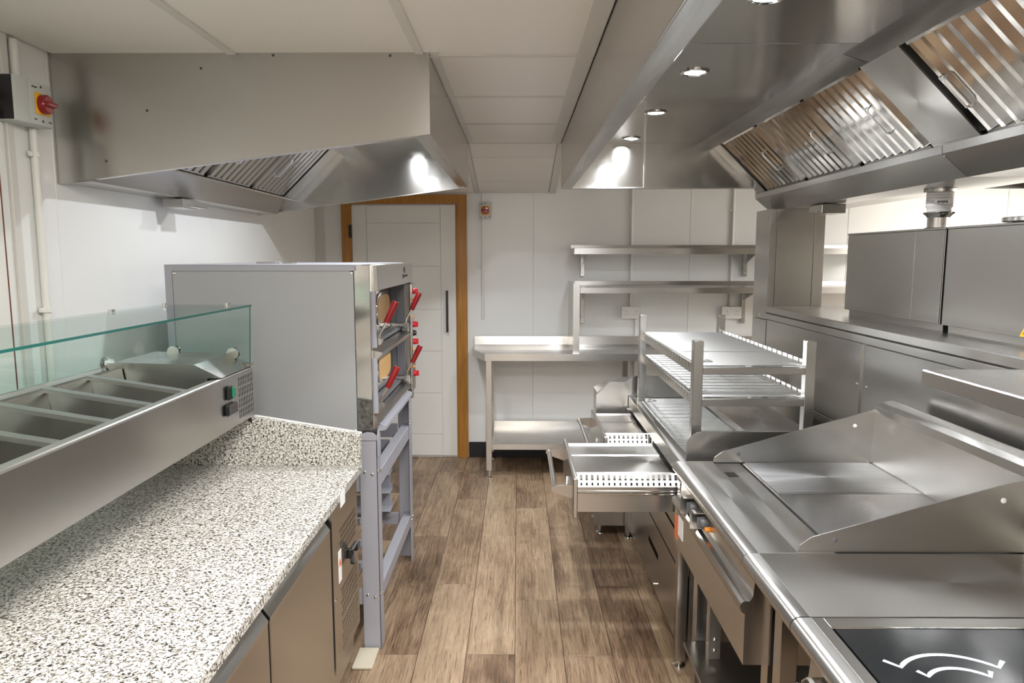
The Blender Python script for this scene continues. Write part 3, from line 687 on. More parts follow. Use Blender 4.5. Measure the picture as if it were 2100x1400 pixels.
obj('logo', bm, INK, fa, False)
for (z0, z1) in ((1.225, 1.447), (0.962, 1.185)):
    # jambs, recess floor, door, window
    bxo('door_jamb', LAV, OV, -0.640, -0.557, OY0 + 0.0355, OY0 + 0.055, z0, z1, 0.001, smooth=False)
    bxo('recess_cheek', SLATE, OV, -0.645, FX - 0.012, 3.505, 3.525, z0, z1, 0.001, smooth=False)
    bm = BM(); tube(bm, [(-0.600, 3.503, z0 + 0.012), (-0.600, 3.503, z1 - 0.01)], 0.004, 8); obj('cheek_rod', bm, SLATE, OV)
    dr = bxo('door', POLISH, OV, -0.644, -0.626, OY0 + 0.058, 3.503, z0 + 0.003, z1 - 0.003, 0.002, smooth=False)
    zc = (z0 + z1) / 2 + 0.01; N = 28
    def sup(a, b_, yc, e=0.55):
        return [(yc + a * math.copysign(abs(math.cos(t)) ** e, math.cos(t)), zc + b_ * math.copysign(abs(math.sin(t)) ** e, math.sin(t))) for t in [2 * math.pi * k / N for k in range(N)]]
    wf = obj('window_frame', prism(BM(), sup(0.155, 0.075, 3.27), 'x', -0.626, -0.621), CHROME, dr)
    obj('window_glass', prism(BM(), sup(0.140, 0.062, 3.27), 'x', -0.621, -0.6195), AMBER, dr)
    ins = []
    bm = BM(); prism(bm, [(-0.645, z0 - 0.001), (-0.560, z0 - 0.012), (FX + 0.016, z0 - 0.018), (FX + 0.014, z0 - 0.026), (-0.585, z0 - 0.075), (-0.645, z0 - 0.039)], 'y', OY0 + 0.036, 3.53)
    lg = obj('door_ledge', bm, HOODSIDE, OV, False)
    bm = BM(); prism(bm, [(-0.622, z0 + 0.002), (-0.585, z0 - 0.003), (-0.585, z0 + 0.012), (-0.622, z0 + 0.016)], 'y', OY0 + 0.06, 3.50); obj('ledge_trough', bm, SLATE, lg, False)
    for hy in (2.796, 3.47):
        p0 = Vector((-0.553, hy, z0 + 0.022)); p1 = Vector((-0.530, hy + 0.004, z0 + 0.085)); p2 = Vector((-0.484, hy + 0.012, z0 + 0.180))
        hd = obj('lever', tube(BM(), [p0, p0 + Vector((0.004, 0, 0.03)), p1, p1.lerp(p2, 0.35)], 0.0055, 10), CHROME, dr)
        obj('lever_grip', tube(BM(), [p1.lerp(p2, 0.12), p1.lerp(p2, 0.16), p1.lerp(p2, 0.9), p2], [0.0105, 0.012, 0.0142, 0.0130], 16), RED, hd)
        bm = BM(); tube(bm, [p0 - Vector((0, 0.016, 0)), p0 + Vector((0, 0.016, 0))], 0.014, 16); box(bm, -0.626, -0.553, hy - 0.012, hy + 0.012, z0 + 0.014, z0 + 0.034, 0.003)
        obj('lever_hub', bm, STEELC, hd)
bxo('lower_skirt', STEELC, OV, -0.645, FX - 0.01, OY0 + 0.036, 3.53, OZ0 + 0.003, 0.925, 0.001, smooth=False)
bm = BM(); prism(bm, [(-0.60, 0.93), (-0.53, 0.905), (-0.53, 0.89), (-0.55, 0.885), (-0.60, 0.90)], 'y', OY0 + 0.06, 3.50); obj('drip_lip', bm, LAV, OV, False)
cp = bxo('control_column', STEELC, OV, -0.645, FX + 0.012, 3.527, OY1, OZ0 + 0.01, 1.447, 0.002, smooth=False)
bm = BM(); tube(bm, [(FX + 0.014, 3.53, 0.87), (FX + 0.014, 3.53, 1.44)], 0.008, 12); obj('column_edge', bm, CHROME, cp)
for z, k in ((1.408, 1), (1.365, 0), (1.275, 0), (1.238, 1), (1.15, 1), (1.11, 0), (1.02, 0), (0.985, 1)):
    if k:
        bm = BM(); tube(bm, [(FX + 0.012, 3.60, z), (FX + 0.026, 3.60, z), (FX + 0.028, 3.60, z)], [0.016, 0.015, 0.012], 18); box(bm, FX + 0.026, FX + 0.040, 3.595, 3.605, z - 0.014, z + 0.014, 0.002)
        obj('control_knob', bm, BRIGHTRED, cp)
    else: obj('indicator', dome(BM(), (FX + 0.012, 3.59, z), (1, 0, 0), 0.008, 0.010), ORANGE, cp)
obj('selector', tube(BM(), [(FX + 0.012, 3.585, 1.195), (FX + 0.032, 3.585, 1.195)], [0.016, 0.012], 14), BLACK, cp)
for z in (1.42, 1.25, 1.145): obj('stud', dome(BM(), (-0.632, 3.38, z), (1, 0, 0), 0.007, 0.008), BRIGHTRED, OV)

SD = thing('oven_stand', 'lavender-grey steel stand with tray runners under the pizza oven', 'stand', (-0.95, 3.15, 0))
LY0, LY1 = 2.70, 3.60
def lleg(x, y, sx, sy):
    """folded L-section leg with corner at (x,y), flanges toward -sx and +sy"""
    bm = BM(); W = 0.070
    xs = sorted((x, x - sx * W)); ys = sorted((y, y + sy * 0.004)); box(bm, xs[0], xs[1], ys[0], ys[1], 0.0, OZ0 - 0.001, 0.001)
    xs = sorted((x, x - sx * 0.004)); ys = sorted((y, y + sy * W)); box(bm, xs[0], xs[1], ys[0], ys[1], 0.0, OZ0 - 0.001, 0.001)
    lg = obj('leg', bm, LAV, SD, False)
    for z in (0.745, 0.235):
        for dd in (0.018, 0.05):
            obj('bolt', dome(BM(), (x - sx * (0.05 if dd < 0.03 else 0.02), y, z - dd * 0.3), (0, -sy, 0), 0.006, 0.005), CHROME, lg)
            obj('bolt', dome(BM(), (x, y + sy * dd, z - dd * 0.3), (sx, 0, 0), 0.006, 0.005), CHROME, lg)
    return lg
lleg(-0.552, LY0, 1, 1); lleg(-0.552, LY1, 1, -1); lleg(-1.34, LY0, -1, 1); lleg(-1.34, LY1, -1, -1)
bm = BM(); prism(bm, [(-0.622, OZ0 - 0.002), (-0.622, 0.868), (-0.552, 0.868), (-0.552, OZ0 + 0.002), (-0.566, OZ0 + 0.014), (-0.590, OZ0 + 0.016), (-0.61, OZ0 + 0.01)], 'y', LY0 - 0.0045, LY0 - 0.0005); obj('top_gusset', bm, LAV, SD, False)
bm = BM(); prism(bm, [(LY0, 0.80), (LY0 + 0.05, 0.80), (LY0 + 0.05, 0.875), (LY0 + 0.035, 0.905), (LY0 + 0.015, 0.905), (LY0, 0.88)], 'x', -0.551, -0.547); obj('top_gusset', bm, LAV, SD, False)
for z0, z1 in ((0.655, 0.722), (0.185, 0.245)):
    bm = BM(); box(bm, -0.600, -0.557, LY0 + 0.006, LY1 - 0.006, z0, z1, 0.002); obj('front_rail', bm, LAV, SD, False)
    bm = BM(); box(bm, -1.335, -1.30, LY0 + 0.006, LY1 - 0.006, z0, z1, 0.002); obj('rear_rail', bm, LAV, SD, False)
    for y in (LY0 + 0.006, LY1 - 0.036):
        bm = BM(); box(bm, -1.30, -0.625, y, y + 0.03, z0, z1, 0.002); obj('side_rail', bm, LAV, SD, False)
for y, s in ((LY1 - 0.075, -1), (LY0 + 0.075, 1)):
    bxo('runner_post', LAV, SD, -0.70, -0.655, y - 0.003, y + 0.003, 0.245, 0.655, 0.001, smooth=False)
    bxo('runner_post', LAV, SD, -1.24, -1.20, y - 0.003, y + 0.003, 0.245, 0.655, 0.001, smooth=False)
    for k in range(4):
        z = 0.30 + k * 0.095
        bm = BM(); box(bm, -1.25, -0.645, min(y, y + s * 0.085), max(y, y + s * 0.085), z, z + 0.004, 0.001); box(bm, -1.25, -0.645, y - 0.002, y + 0.002, z, z + 0.03)
        obj('tray_runner', bm, LAV, SD, False)
bm = BM(); box(bm, -0.64, -0.56, 2.55, 2.69, 0.0, 0.012, 0.003)
tag(obj('packing_tile', bm, plain('pale_tile', (0.55, 0.49, 0.38), 0.6), None, False), 'pale offcut of tile lying on the floor at the foot of the oven stand', 'tile')

# ------------------------------------------------------------------ steel table, shelves
TB = thing('steel_table', 'long stainless wall table with undershelf against the back wall', 'table', (0.75, 5.18, 0))
TX0, TX1, TY0, TZ = -0.335, 1.90, 4.90, 0.905
top = [(TX0, 5.455), (TX0, 5.15), (-0.232, TY0), (TX1, TY0), (TX1, 5.455)]
bm = BM(); prism(bm, top, 'z', TZ - 0.004, TZ)
prism(bm, [(TX0, 5.15), (-0.232, TY0), (-0.232 + 0.004, TY0 + 0.004), (TX0 + 0.004, 5.152)], 'z', TZ - 0.05, TZ - 0.004)
box(bm, -0.231, TX1, TY0, TY0 + 0.004, TZ - 0.05, TZ - 0.004); box(bm, TX0, TX0 + 0.004, 5.15, 5.455, TZ - 0.05, TZ - 0.004)
obj('table_top', bm, STEELX, TB, False)
bm = BM(); prism(bm, [(5.44, TZ), (5.448, 0.968), (5.462, 0.968), (5.462, TZ)], 'x', TX0, TX1); obj('upstand', bm, STEELX, TB, False)
for x in (-0.205, 0.83, 1.85):
    for y in (4.93, 5.42):
        if x == 0.83 and y < 5: continue
        bm = BM(); box(bm, x - 0.02, x + 0.02, y - 0.02, y + 0.02, 0.06, TZ - 0.0045, 0.002); lg = obj('leg', bm, STEELZ, TB, False)
        bm = BM(); tube(bm, [(x, y, 0), (x, y, 0.008), (x, y, 0.014), (x, y, 0.06)], [0.022, 0.020, 0.012, 0.012], 14); obj('adjustable_foot', bm, CHROME, lg)
bm = BM(); box(bm, -0.185, TX1 - 0.02, 4.91, 5.44, 0.250, 0.254); box(bm, -0.185, TX1 - 0.02, 4.91, 4.914, 0.215, 0.250); obj('undershelf', bm, STEELX, TB, False)
bm = BM(); box(bm, -0.185, TX1 - 0.02, 5.436, 5.44, 0.254, 0.30); obj('undershelf_upstand', bm, STEELX, TB, False)

SH = thing('wall_shelf', 'upper stainless wall shelf with rear lip and two wall brackets', 'shelf', (1.2, 5.3, 1.60))
SY = 5.12
bm = BM(); box(bm, 0.405, 2.7, SY, 5.448, 1.636, 1.640); box(bm, 0.405, 2.7, SY, SY + 0.004, 1.598, 1.636); box(bm, 0.405, 2.7, 5.444, 5.448, 1.64, 1.668); box(bm, 0.405, 0.409, SY, 5.448, 1.598, 1.64)
obj('shelf_board', bm, STEELX, SH, False)
for x in (0.495, 1.735):
    bm = BM(); box(bm, x - 0.015, x + 0.015, 5.44, 5.471, 1.43, 1.634, 0.002); prism(bm, [(5.44, 1.634), (5.16, 1.634), (5.16, 1.615), (5.44, 1.52)], 'x', x - 0.002, x + 0.002)
    br = obj('bracket', bm, STEELZ, SH, False)
    for z in (1.585, 1.455): obj('screw', dome(BM(), (x, 5.44, z), (0, -1, 0), 0.006, 0.004), CHROME, br)
S2 = thing('table_shelf', 'lower stainless shelf with a full-depth end panel standing on the table', 'shelf', (1.2, 5.2, TZ))
bm = BM(); box(bm, 0.437, 2.7, 4.955, 5.448, 1.362, 1.366); box(bm, 0.437, 2.7, 4.955, 4.959, 1.326, 1.362); box(bm, 0.437, 2.7, 5.444, 5.448, 1.366, 1.395)
obj('shelf_board', bm, STEELX, S2, False)
bm = BM(); box(bm, 0.388, 0.392, 4.945, 5.435, TZ + 0.0005, 1.400); box(bm, 0.392, 0.434, 4.945, 4.949, TZ + 0.0005, 1.395); obj('end_panel', bm, STEELZ, S2, False)
for x in (0.497, 1.735):
    bm = BM(); box(bm, x - 0.014, x + 0.014, 5.44, 5.471, 1.07, 1.36, 0.002); prism(bm, [(5.44, 1.36), (5.10, 1.36), (5.10, 1.345), (5.44, 1.25)], 'x', x - 0.002, x + 0.002)
    br = obj('bracket', bm, STEELZ, S2, False)
    for z in (1.29, 1.12): obj('screw', dome(BM(), (x, 5.44, z), (0, -1, 0), 0.006, 0.004), CHROME, br)

# ------------------------------------------------------------------ pass wall behind the cook line
PX = 1.40; PZ = 1.302
PS = thing('pass_counter', 'long stainless pass counter with front panels behind the cook line', 'counter', (1.75, 2.2, 0))
bm = BM(); box(bm, PX, 2.10, 0.2, 4.025, PZ - 0.034, PZ, 0.003); obj('counter_top', bm, STEEL, PS, False)
bxo('recess_strip', STEEL, PS, PX + 0.02, 2.09, 0.2, 4.02, PZ - 0.039, PZ - 0.034, 0, smooth=False)
bxo('front_rail', STEEL, PS, PX + 0.002, PX + 0.02, 0.2, 4.022, 1.232, PZ - 0.039, 0.001, smooth=False)
bxo('wall_core', STEELZ, PS, PX + 0.03, 2.05, 0.2, 4.02, 0.30, PZ - 0.04, 0, smooth=False)
for a, b_ in ((2.878, 3.985), (0.25, 2.840)):
    p_ = bxo('front_panel', PANELST, PS, PX + 0.004, PX + 0.03, a, b_, 0.86, 1.230, 0.002, smooth=False)
    for y in ((a + 0.02,) if a > 1 else (b_ - 0.02,)): obj('screw', dome(BM(), (PX + 0.004, y, 1.058), (-1, 0, 0), 0.007, 0.004), CHROME, p_)
bxo('panel_post', STEEL, PS, PX + 0.012, PX + 0.03, 2.838, 2.880, 0.86, 1.232, 0.001, smooth=False)
bxo('bottom_rail', STEEL, PS, PX + 0.002, PX + 0.03, 0.2, 4.02, 0.825, 0.858, 0.001, smooth=False)
for y in (0.4, 2.2, 3.9):
    for x in (PX + 0.06, 2.0): bxo('leg', STEELZ, PS, x - 0.02, x + 0.02, y - 0.02, y + 0.02, 0, 0.30, 0.002, smooth=False)
PI_ = thing('hood_pillar', 'stainless boxed pillar from the pass counter end up to the long hood', 'pillar', (1.57, 4.12, 0))
for a, b_ in ((PX + 0.015, PX + 0.054), (PX + 0.056, 1.664), (1.666, 1.725)): bxo('upper_casing', STEELZ, PI_, a, b_, 4.03, 4.262, 1.225, 1.8455, 0.001, smooth=False)
bxo('lower_casing', STEELZ, PI_, PX + 0.015, 1.725, 4.03, 4.262, 0, 1.221, 0.002, smooth=False)
for y, z in ((4.135, 1.245), (4.135, 1.205)): obj('screw', dome(BM(), (PX + 0.015, y, z), (-1, 0, 0), 0.006, 0.004), CHROME, PI_)

CZ, CT = 1.330, 1.690
def cabinet(label, x0, x1, y0, y1, seams, trim):
    t = thing('stainless_cabinet', label, 'cabinet', ((x0 + x1) / 2, (y0 + y1) / 2, PZ))
    cuts = [y0] + seams + [y1]
    for a, b_ in zip(cuts, cuts[1:]): bxo('casing', STEELZ, t, x0, x1, a + (0.001 if a > y0 else 0), b_ - (0.001 if b_ < y1 else 0), CZ, CT - 0.008, 0.001, smooth=False)
    bxo('lid', STEEL, t, x0 - 0.003, x1 + 0.003, y0, y1, CT - 0.0075, CT, 0.001, smooth=False)
    for y in trim: bxo('edge_strip', STEELC, t, x0 - 0.004, x0 + 0.001, y - 0.011, y + 0.011, CZ, CT - 0.008, 0.001)
    bxo('plinth', STEEL, t, x0 + 0.02, x1 - 0.02, y0 + 0.01, y1 - 0.01, PZ + 0.0005, CZ, 0, smooth=False)
    return t
cabinet('stainless cabinet with the flue pipe on its lid, standing on the pass counter', 1.58, 2.04, 2.652, 3.43, [2.85], [2.665])
c2 = cabinet('long plain stainless cabinet with a yellow warning triangle on the pass counter', 1.577, 2.04, 0.95, 2.634, [], [])
bm = BM(); prism(bm, [(2.155, CZ + 0.004), (2.22, CZ + 0.004), (2.187, CZ + 0.058)], 'x', 1.5755, 1.577); wt_ = obj('warning_triangle', bm, YELLOW, c2, False)
bm = BM(); prism(bm, [(2.169, CZ + 0.012), (2.205, CZ + 0.012), (2.187, CZ + 0.044)], 'x', 1.5750, 1.5755); obj('triangle_mark', bm, INK, wt_, False)
FL = thing('flue_pipe', 'short flue with chrome base and ribbed plastic sleeve under the hood', 'flue pipe', (1.67, 2.86, 1.69))
fx, fy = 1.67, 2.86
bm = BM(); tube(bm, [(fx, fy, 1.6905), (fx, fy, 1.696)], 0.046, 24); obj('base_seal', bm, BLACK, FL)
bm = BM(); tube(bm, [(fx, fy, 1.696), (fx, fy, 1.735), (fx, fy, 1.745), (fx, fy, 1.752), (fx, fy, 1.756)], [0.039, 0.039, 0.047, 0.056, 0.054], 28); obj('chrome_collar', bm, CHROME, FL)
zs_, rs_ = [], []
for k in range(17):
    zs_.append(1.757 + k * 0.0048); rs_.append((0.041 if k < 4 else 0.046) + (0.0025 if k % 2 else 0))
slv = obj('ribbed_sleeve', tube(BM(), [(fx, fy, z) for z in zs_], rs_, 28), FLEX, FL)
bm = BM(); tube(bm, [(fx, fy, 1.834), (fx, fy, 1.8455)], [0.056, 0.058], 28); obj('top_flange', bm, STEEL, FL)
def arc_label(bm, r, a0, a1, z0, z1, n=8):
    v = [[bm.verts.new((fx + r * math.cos(a0 + (a1 - a0) * k / n), fy + r * math.sin(a0 + (a1 - a0) * k / n), z)) for k in range(n + 1)] for z in (z0, z1)]
    for k in range(n): bm.faces.new((v[0][k], v[0][k + 1], v[1][k + 1], v[1][k]))
bm = BM(); arc_label(bm, 0.0492, -2.45, -1.25, 1.786, 1.806); obj('label', bm, LABELW, slv)
bm = BM()
for k in range(7): arc_label(bm, 0.0496, -2.25 + k * 0.11, -2.17 + k * 0.11, 1.789 + (k % 3) * 0.0015, 1.799, 2)
obj('label_lettering', bm, INK, slv)
FC = thing('roof_vent', 'flat round steel vent cover on the lid of the long cabinet', 'vent', (1.79, 2.52, 1.69))
bm = BM(); tube(bm, [(1.79, 2.52, 1.703), (1.79, 2.52, 1.706), (1.79, 2.52, 1.718), (1.79, 2.52, 1.72)], [0.078, 0.082, 0.082, 0.078], 30); obj('cap_disc', bm, STEEL, FC)
bm = BM(); tube(bm, [(1.79, 2.52, 1.6905), (1.79, 2.52, 1.703)], 0.05, 24); obj('cap_neck', bm, BLACK, FC)
GS = thing('gantry_shelf', 'thick stainless shelf bracketed off the pass counter above the hob', 'shelf', (1.2, 1.2, 1.266))
bxo('shelf_board', STEEL, GS, 1.0, PX - 0.001, 0.35, 1.738, 1.266, 1.306, 0.003, smooth=False)
for y in (0.5, 1.5):
    bm = BM(); prism(bm, [(PX - 0.002, 1.266), (1.12, 1.266), (PX - 0.002, 1.16)], 'y', y - 0.002, y + 0.002); obj('bracket', bm, STEEL, GS, False)

# ------------------------------------------------------------------ griddle
GZ0 = 0.85
def bullnose(bm, y0, y1, z=GZ0, xin=0.60, xo=0.559):
    N = 9; r = 0.022; pts = [(xin, z)]
    for k in range(N):
        a = math.pi / 2 + math.pi * k / (N - 1); pts.append((xo + r + r * math.cos(a), z - r + r * math.sin(a)))
    pts += [(xin, z - 2 * r)]
    prism(bm, pts, 'y', y0, y1); return bm
def trough_box(t, y0, y1, bot=0.552):
    pr = [(0.640, 0.806), (0.598, 0.806), (0.592, 0.735), (0.584, 0.722), (0.570, 0.722), (0.562, 0.716), (0.560, 0.706), (0.564, 0.694), (0.573, 0.688), (0.573, bot), (0.640, bot)]
    return obj('control_housing', prism(BM(), pr, 'y', y0, y1), STEEL, t, False)
def guarded_knob(t, y, z, orange=False):
    p = thing_part = None
    bm = BM()
    tube(bm, [(0.598, y, z), (0.576, y, z), (0.569, y, z)], [0.020, 0.019, 0.015], 18); box(bm, 0.562, 0.578, y - 0.005, y + 0.005, z - 0.017, z + 0.017, 0.002)
    k = obj('control_knob', bm, SLATE, t)
    bm = BM(); strip(bm, [(y + 0.034, z - 0.034), (y + 0.042, z + 0.014), (y + 0.020, z + 0.034), (y - 0.012, z + 0.034)], 'x', 0.548, 0.598, 0.003)
    obj('knob_guard', bm, STEELZ, k, False)
    if orange:
        bm = BM(); tube(bm, [(0.598, y - 0.034, z - 0.010), (0.578, y - 0.034, z - 0.010)], [0.0085, 0.007], 14); obj('pilot_lamp', bm, ORANGE, k)
GR = thing('griddle', 'stainless griddle with half-ribbed plate and tall splash guards', 'griddle', (0.95, 2.09, 0))
gy0, gy1 = 1.692, 2.487
bm = bullnose(BM(), gy0, gy1); obj('rolled_edge', bm, DECK, GR)
bxo('front_deck', DECK, GR, 0.60, 0.700, gy0, gy1, 0.835, GZ0, 0.001, smooth=False)
bm = BM(); box(bm, 0.700, 0.800, gy0, 2.33, 0.825, 0.841); box(bm, 0.700, 0.800, 2.385, gy1, 0.825, 0.841); box(bm, 0.700, 0.715, 2.33, 2.385, 0.825, 0.841); box(bm, 0.752, 0.800, 2.33, 2.385, 0.825, 0.841)
obj('grease_gutter', bm, DECK, GR, False)
bm = BM(); box(bm, 0.709, 0.758, 2.324, 2.391, 0.748, 0.750)
for a in ((0.709, 0.712, 2.324, 2.391), (0.755, 0.758, 2.324, 2.391), (0.712, 0.755, 2.324, 2.327), (0.712, 0.755, 2.388, 2.391)): box(bm, *a, 0.750, 0.8245)
obj('drain_chute', bm, DECK, GR, False)
obj('gutter_slope', prism(BM(), [(0.7, 0.85), (0.706, 0.8412), (0.7, 0.8412)], 'y', gy0, gy1), DECK, GR, False)
bxo('plate_channel', DECK, GR, 0.8002, 0.8058, 1.712, gy1 - 0.02, 0.825, 0.829, 0, smooth=False)
bxo('griddle_plate', DARKSTEEL, GR, 0.806, 1.262, 1.712, gy1 - 0.018, 0.825, 0.848, 0.002, smooth=False)
bm = BM(); y = 2.147
box(bm, 0.812, 1.262, 2.145, gy1 - 0.018, 0.848, 0.8484)
while y < gy1 - 0.025:
    prism(bm, [(y, 0.8484), (y + 0.0085, 0.8484), (y + 0.006, 0.8515), (y + 0.0025, 0.8515)], 'x', 0.812, 1.255); y += 0.0105
obj('ribbed_zone', bm, RIBSTEEL, GR, False, kind='stuff', label='bright ribbed half of the griddle plate')
def guard(y0, y1, dark):
    pts = [(0.700, 0.851), (0.705, 0.868), (0.735, 0.890), (1.262, 1.043), (1.275, 1.046), (1.275, 0.851)]
    g_ = obj('side_guard', prism(BM(), pts, 'y', y0, y1), STEELX, GR, False)
    for x, z in ((0.79, 0.882), (1.20, 0.985)):
        obj('guard_bolt', dome(BM(), (x, y0, z), (0, -1, 0), 0.007, 0.003), DARKGREY if x < 1 else LABELW, g_)
guard(gy0 + 0.004, gy0 + 0.008, 1); guard(gy1 - 0.016, gy1 - 0.012, 0)
bp = [(1.262, 0.848), (1.268, 1.035), (1.274, 1.058), (1.290, 1.070), (1.330, 1.075), (1.346, 1.070), (1.350, 1.05), (1.350, 0.80), (1.30, 0.80)]
obj('back_splash', prism(BM(), bp, 'y', gy0 + 0.002, gy1 - 0.010), STEEL, GR, False)
trough_box(GR, gy0, gy1)
for y, o_ in ((2.27, False), (2.135, True)): guarded_knob(GR, y, 0.757, o_)
bxo('side_cheek', STEELZ, GR, 0.640, 1.34, gy1 - 0.006, gy1, 0.55, 0.835, 0.001, smooth=False)
bxo('side_cheek', STEELZ, GR, 0.640, 1.34, gy0, gy0 + 0.006, 0.55, 0.835, 0.001, smooth=False)
bxo('underside_pan', STEEL, GR, 0.64, 1.34, gy0 + 0.006, gy1 - 0.006, 0.555, 0.60, 0, smooth=False)
bxo('rating_label', LABELW, GR, 0.5715, 0.573, 2.36, 2.425, 0.60, 0.67, 0, label='white printed rating label')
bxo('warning_label', LABELO, GR, 0.5715, 0.573, 2.435, 2.480, 0.575, 0.655, 0, label='orange warning label')
for x in (0.665, 1.30):
    for y in (2.44, 1.665 + 0.07): bxo('leg', STEELZ, GR, x - 0.022, x + 0.022, y - 0.022, y + 0.022, 0.0, 0.552, 0.002, smooth=False)
ss = bxo('lower_shelf', STEEL, GR, 0.60, 1.34, 1.76, 2.415, 0.185, 0.20, 0.001, smooth=False)
bm = BM(); box(bm, 0.66, 0.70, 2.30, 2.304, 0.2005, 0.556, 0.001); box(bm, 0.66, 0.663, 2.30, 2.34, 0.2005, 0.556, 0.001); hp = obj('shelf_hanger', bm, STEELZ, GR, False)
for z in (0.235, 0.275): obj('hanger_bolt', dome(BM(), (0.68, 2.30, z), (0, -1, 0), 0.006, 0.004), CHROME, hp)
bxo('back_sheet', STEELZ, GR, 1.335, 1.345, 1.70, 2.48, 0.2, 0.55, 0, smooth=False)

# ------------------------------------------------------------------ neutral worktop and hob
NW = thing('neutral_worktop', 'plain stainless worktop section between the griddle and the hob', 'worktop', (0.95, 1.53, 0))
bm = bullnose(BM(), 1.378, 1.690); obj('rolled_edge', bm, DECK, NW)
bxo('top', DECK, NW, 0.60, 1.345, 1.378, 1.690, 0.82, GZ0, 0.001, smooth=False)
for x in (0.665, 1.30):
    for y in (1.41, 1.655): bxo('leg', STEELZ, NW, x - 0.022, x + 0.022, y - 0.022, y + 0.022, 0.0, 0.82, 0.002, smooth=False)
bxo('back_sheet', STEELZ, NW, 1.33, 1.345, 1.39, 1.68, 0.2, 0.82, 0, smooth=False)
HB = thing('induction_hob', 'black glass hob with white arc markings in a stainless surround', 'hob', (0.95, 1.0, 0))
bm = bullnose(BM(), 0.60, 1.374); obj('rolled_edge', bm, DECK, HB)
bm = BM(); box(bm, 0.60, 0.625, 0.60, 1.374, 0.82, GZ0, 0.001); box(bm, 0.625, 1.345, 1.336, 1.374, 0.82, GZ0, 0.001); box(bm, 1.255, 1.345, 0.60, 1.336, 0.82, GZ0, 0.001); box(bm, 0.625, 1.255, 0.60, 0.64, 0.82, GZ0, 0.001)
obj('surround', bm, DECK, HB, False)
bxo('front_trim', CHROME, HB, 0.625, 1.255, 1.330, 1.336, 0.845, 0.8515, 0.001)
bxo('glass_plate', HOBGLASS, HB, 0.630, 1.250, 0.642, 1.330, 0.83, 0.8505, 0.001, smooth=False)
def marking(pts, w=0.0085):
    bm = BM(); v = []
    for i, p in enumerate(pts):
        p = Vector(p); d = Vector((0, 0))
        if i > 0: d += (p - Vector(pts[i - 1])).normalized()
        if i < len(pts) - 1: d += (Vector(pts[i + 1]) - p).normalized()
        d.normalize(); n = Vector((-d.y, d.x)) * w / 2
        v.append((bm.verts.new((p.x + n.x, p.y + n.y, 0.8509)), bm.verts.new((p.x - n.x, p.y - n.y, 0.8509))))
    for a, b_ in zip(v, v[1:]): bm.faces.new((a[0], b_[0], b_[1], a[1]))
    bmesh.ops.recalc_face_normals(bm, faces=bm.faces)
    return obj('zone_marking', bm, WHITEMARK, HB, False)
hcx, hcy, hr = 0.777, 1.124, 0.1145
def hp_(r, a): return (hcx + r * math.cos(a), hcy + r * math.sin(a))
for q in (0, 2):
    a0 = math.radians(90 * q + 90 - 50 if q % 2 == 0 else 90 * q + 66); a1 = math.radians(90 * q + 90 + 50 if q % 2 == 0 else 90 * q + 114)
    arc = [hp_(hr, a0 + (a1 - a0) * k / 16) for k in range(17)]
    marking([(arc[0][0] + 0.030 * math.cos(a0 + 0.1), arc[0][1] + 0.030 * math.sin(a0 + 0.1))] + arc + [(arc[-1][0] + 0.030 * math.cos(a1 - 0.1), arc[-1][1] + 0.030 * math.sin(a1 - 0.1))])
    arc = [hp_(hr * 0.62, a0 + (a1 - a0) * k / 12) for k in range(13)]
    marking([(arc[0][0] + 0.02 * math.cos(a0 + 0.3), arc[0][1] + 0.02 * math.sin(a0 + 0.3))] + arc + [(arc[-1][0] + 0.02 * math.cos(a1 - 0.3), arc[-1][1] + 0.02 * math.sin(a1 - 0.3))])
trough_box(HB, 0.62, 1.352)
for y in (1.24, 0.95): guarded_knob(HB, y, 0.757, True)
bxo('body', STEELZ, HB, 0.645, 1.34, 0.62, 1.352, 0.50, 0.82, 0.001, smooth=False)
for x in (0.665, 1.30):
    for y in (0.66, 1.32): bxo('leg', STEELZ, HB, x - 0.022, x + 0.022, y - 0.022, y + 0.022, 0.0, 0.50, 0.002, smooth=False)

# ------------------------------------------------------------------ grill with wire racks and pulled-out drawers
GL = thing('charcoal_grill', 'stainless grill station with tiered wire racks and two open drawers', 'grill', (0.95, 3.2, 0))
ly0, ly1 = 2.565, 3.885; gx0, gx1 = 0.620, 1.30; GT = 0.805
bm = BM(); box(bm, gx0, gx0 + 0.045, ly0, ly1, GT - 0.06, GT, 0.002); obj('top_frame_front', bm, STEEL, GL, False)
bm = BM(); box(bm, gx0 + 0.045, gx1, ly1 - 0.03, ly1, GT - 0.06, GT, 0.002); box(bm, gx0 + 0.045, gx1, ly0, ly0 + 0.03, GT - 0.06, GT, 0.002); box(bm, gx1 - 0.03, gx1, ly0 + 0.03, ly1 - 0.03, GT - 0.06, GT, 0.002)
obj('top_frame', bm, STEELX, GL, False)
obj('side_tray', prism(BM(), [(0.985, GT + 0.004), (1.0, GT + 0.018), (1.28, GT + 0.018), (1.28, GT - 0.01), (0.985, GT - 0.01)], 'y', ly0 + 0.03, ly1 - 0.03), STEEL, GL, False)
bxo('fire_box', STEEL, GL, 0.67, 0.98, ly0 + 0.035, ly1 - 0.035, 0.70, 0.735, 0.001, smooth=False)
bxo('far_splash', STEELX, GL, 0.68, gx1, ly1 - 0.012, ly1, GT, 0.925, 0.001, smooth=False)
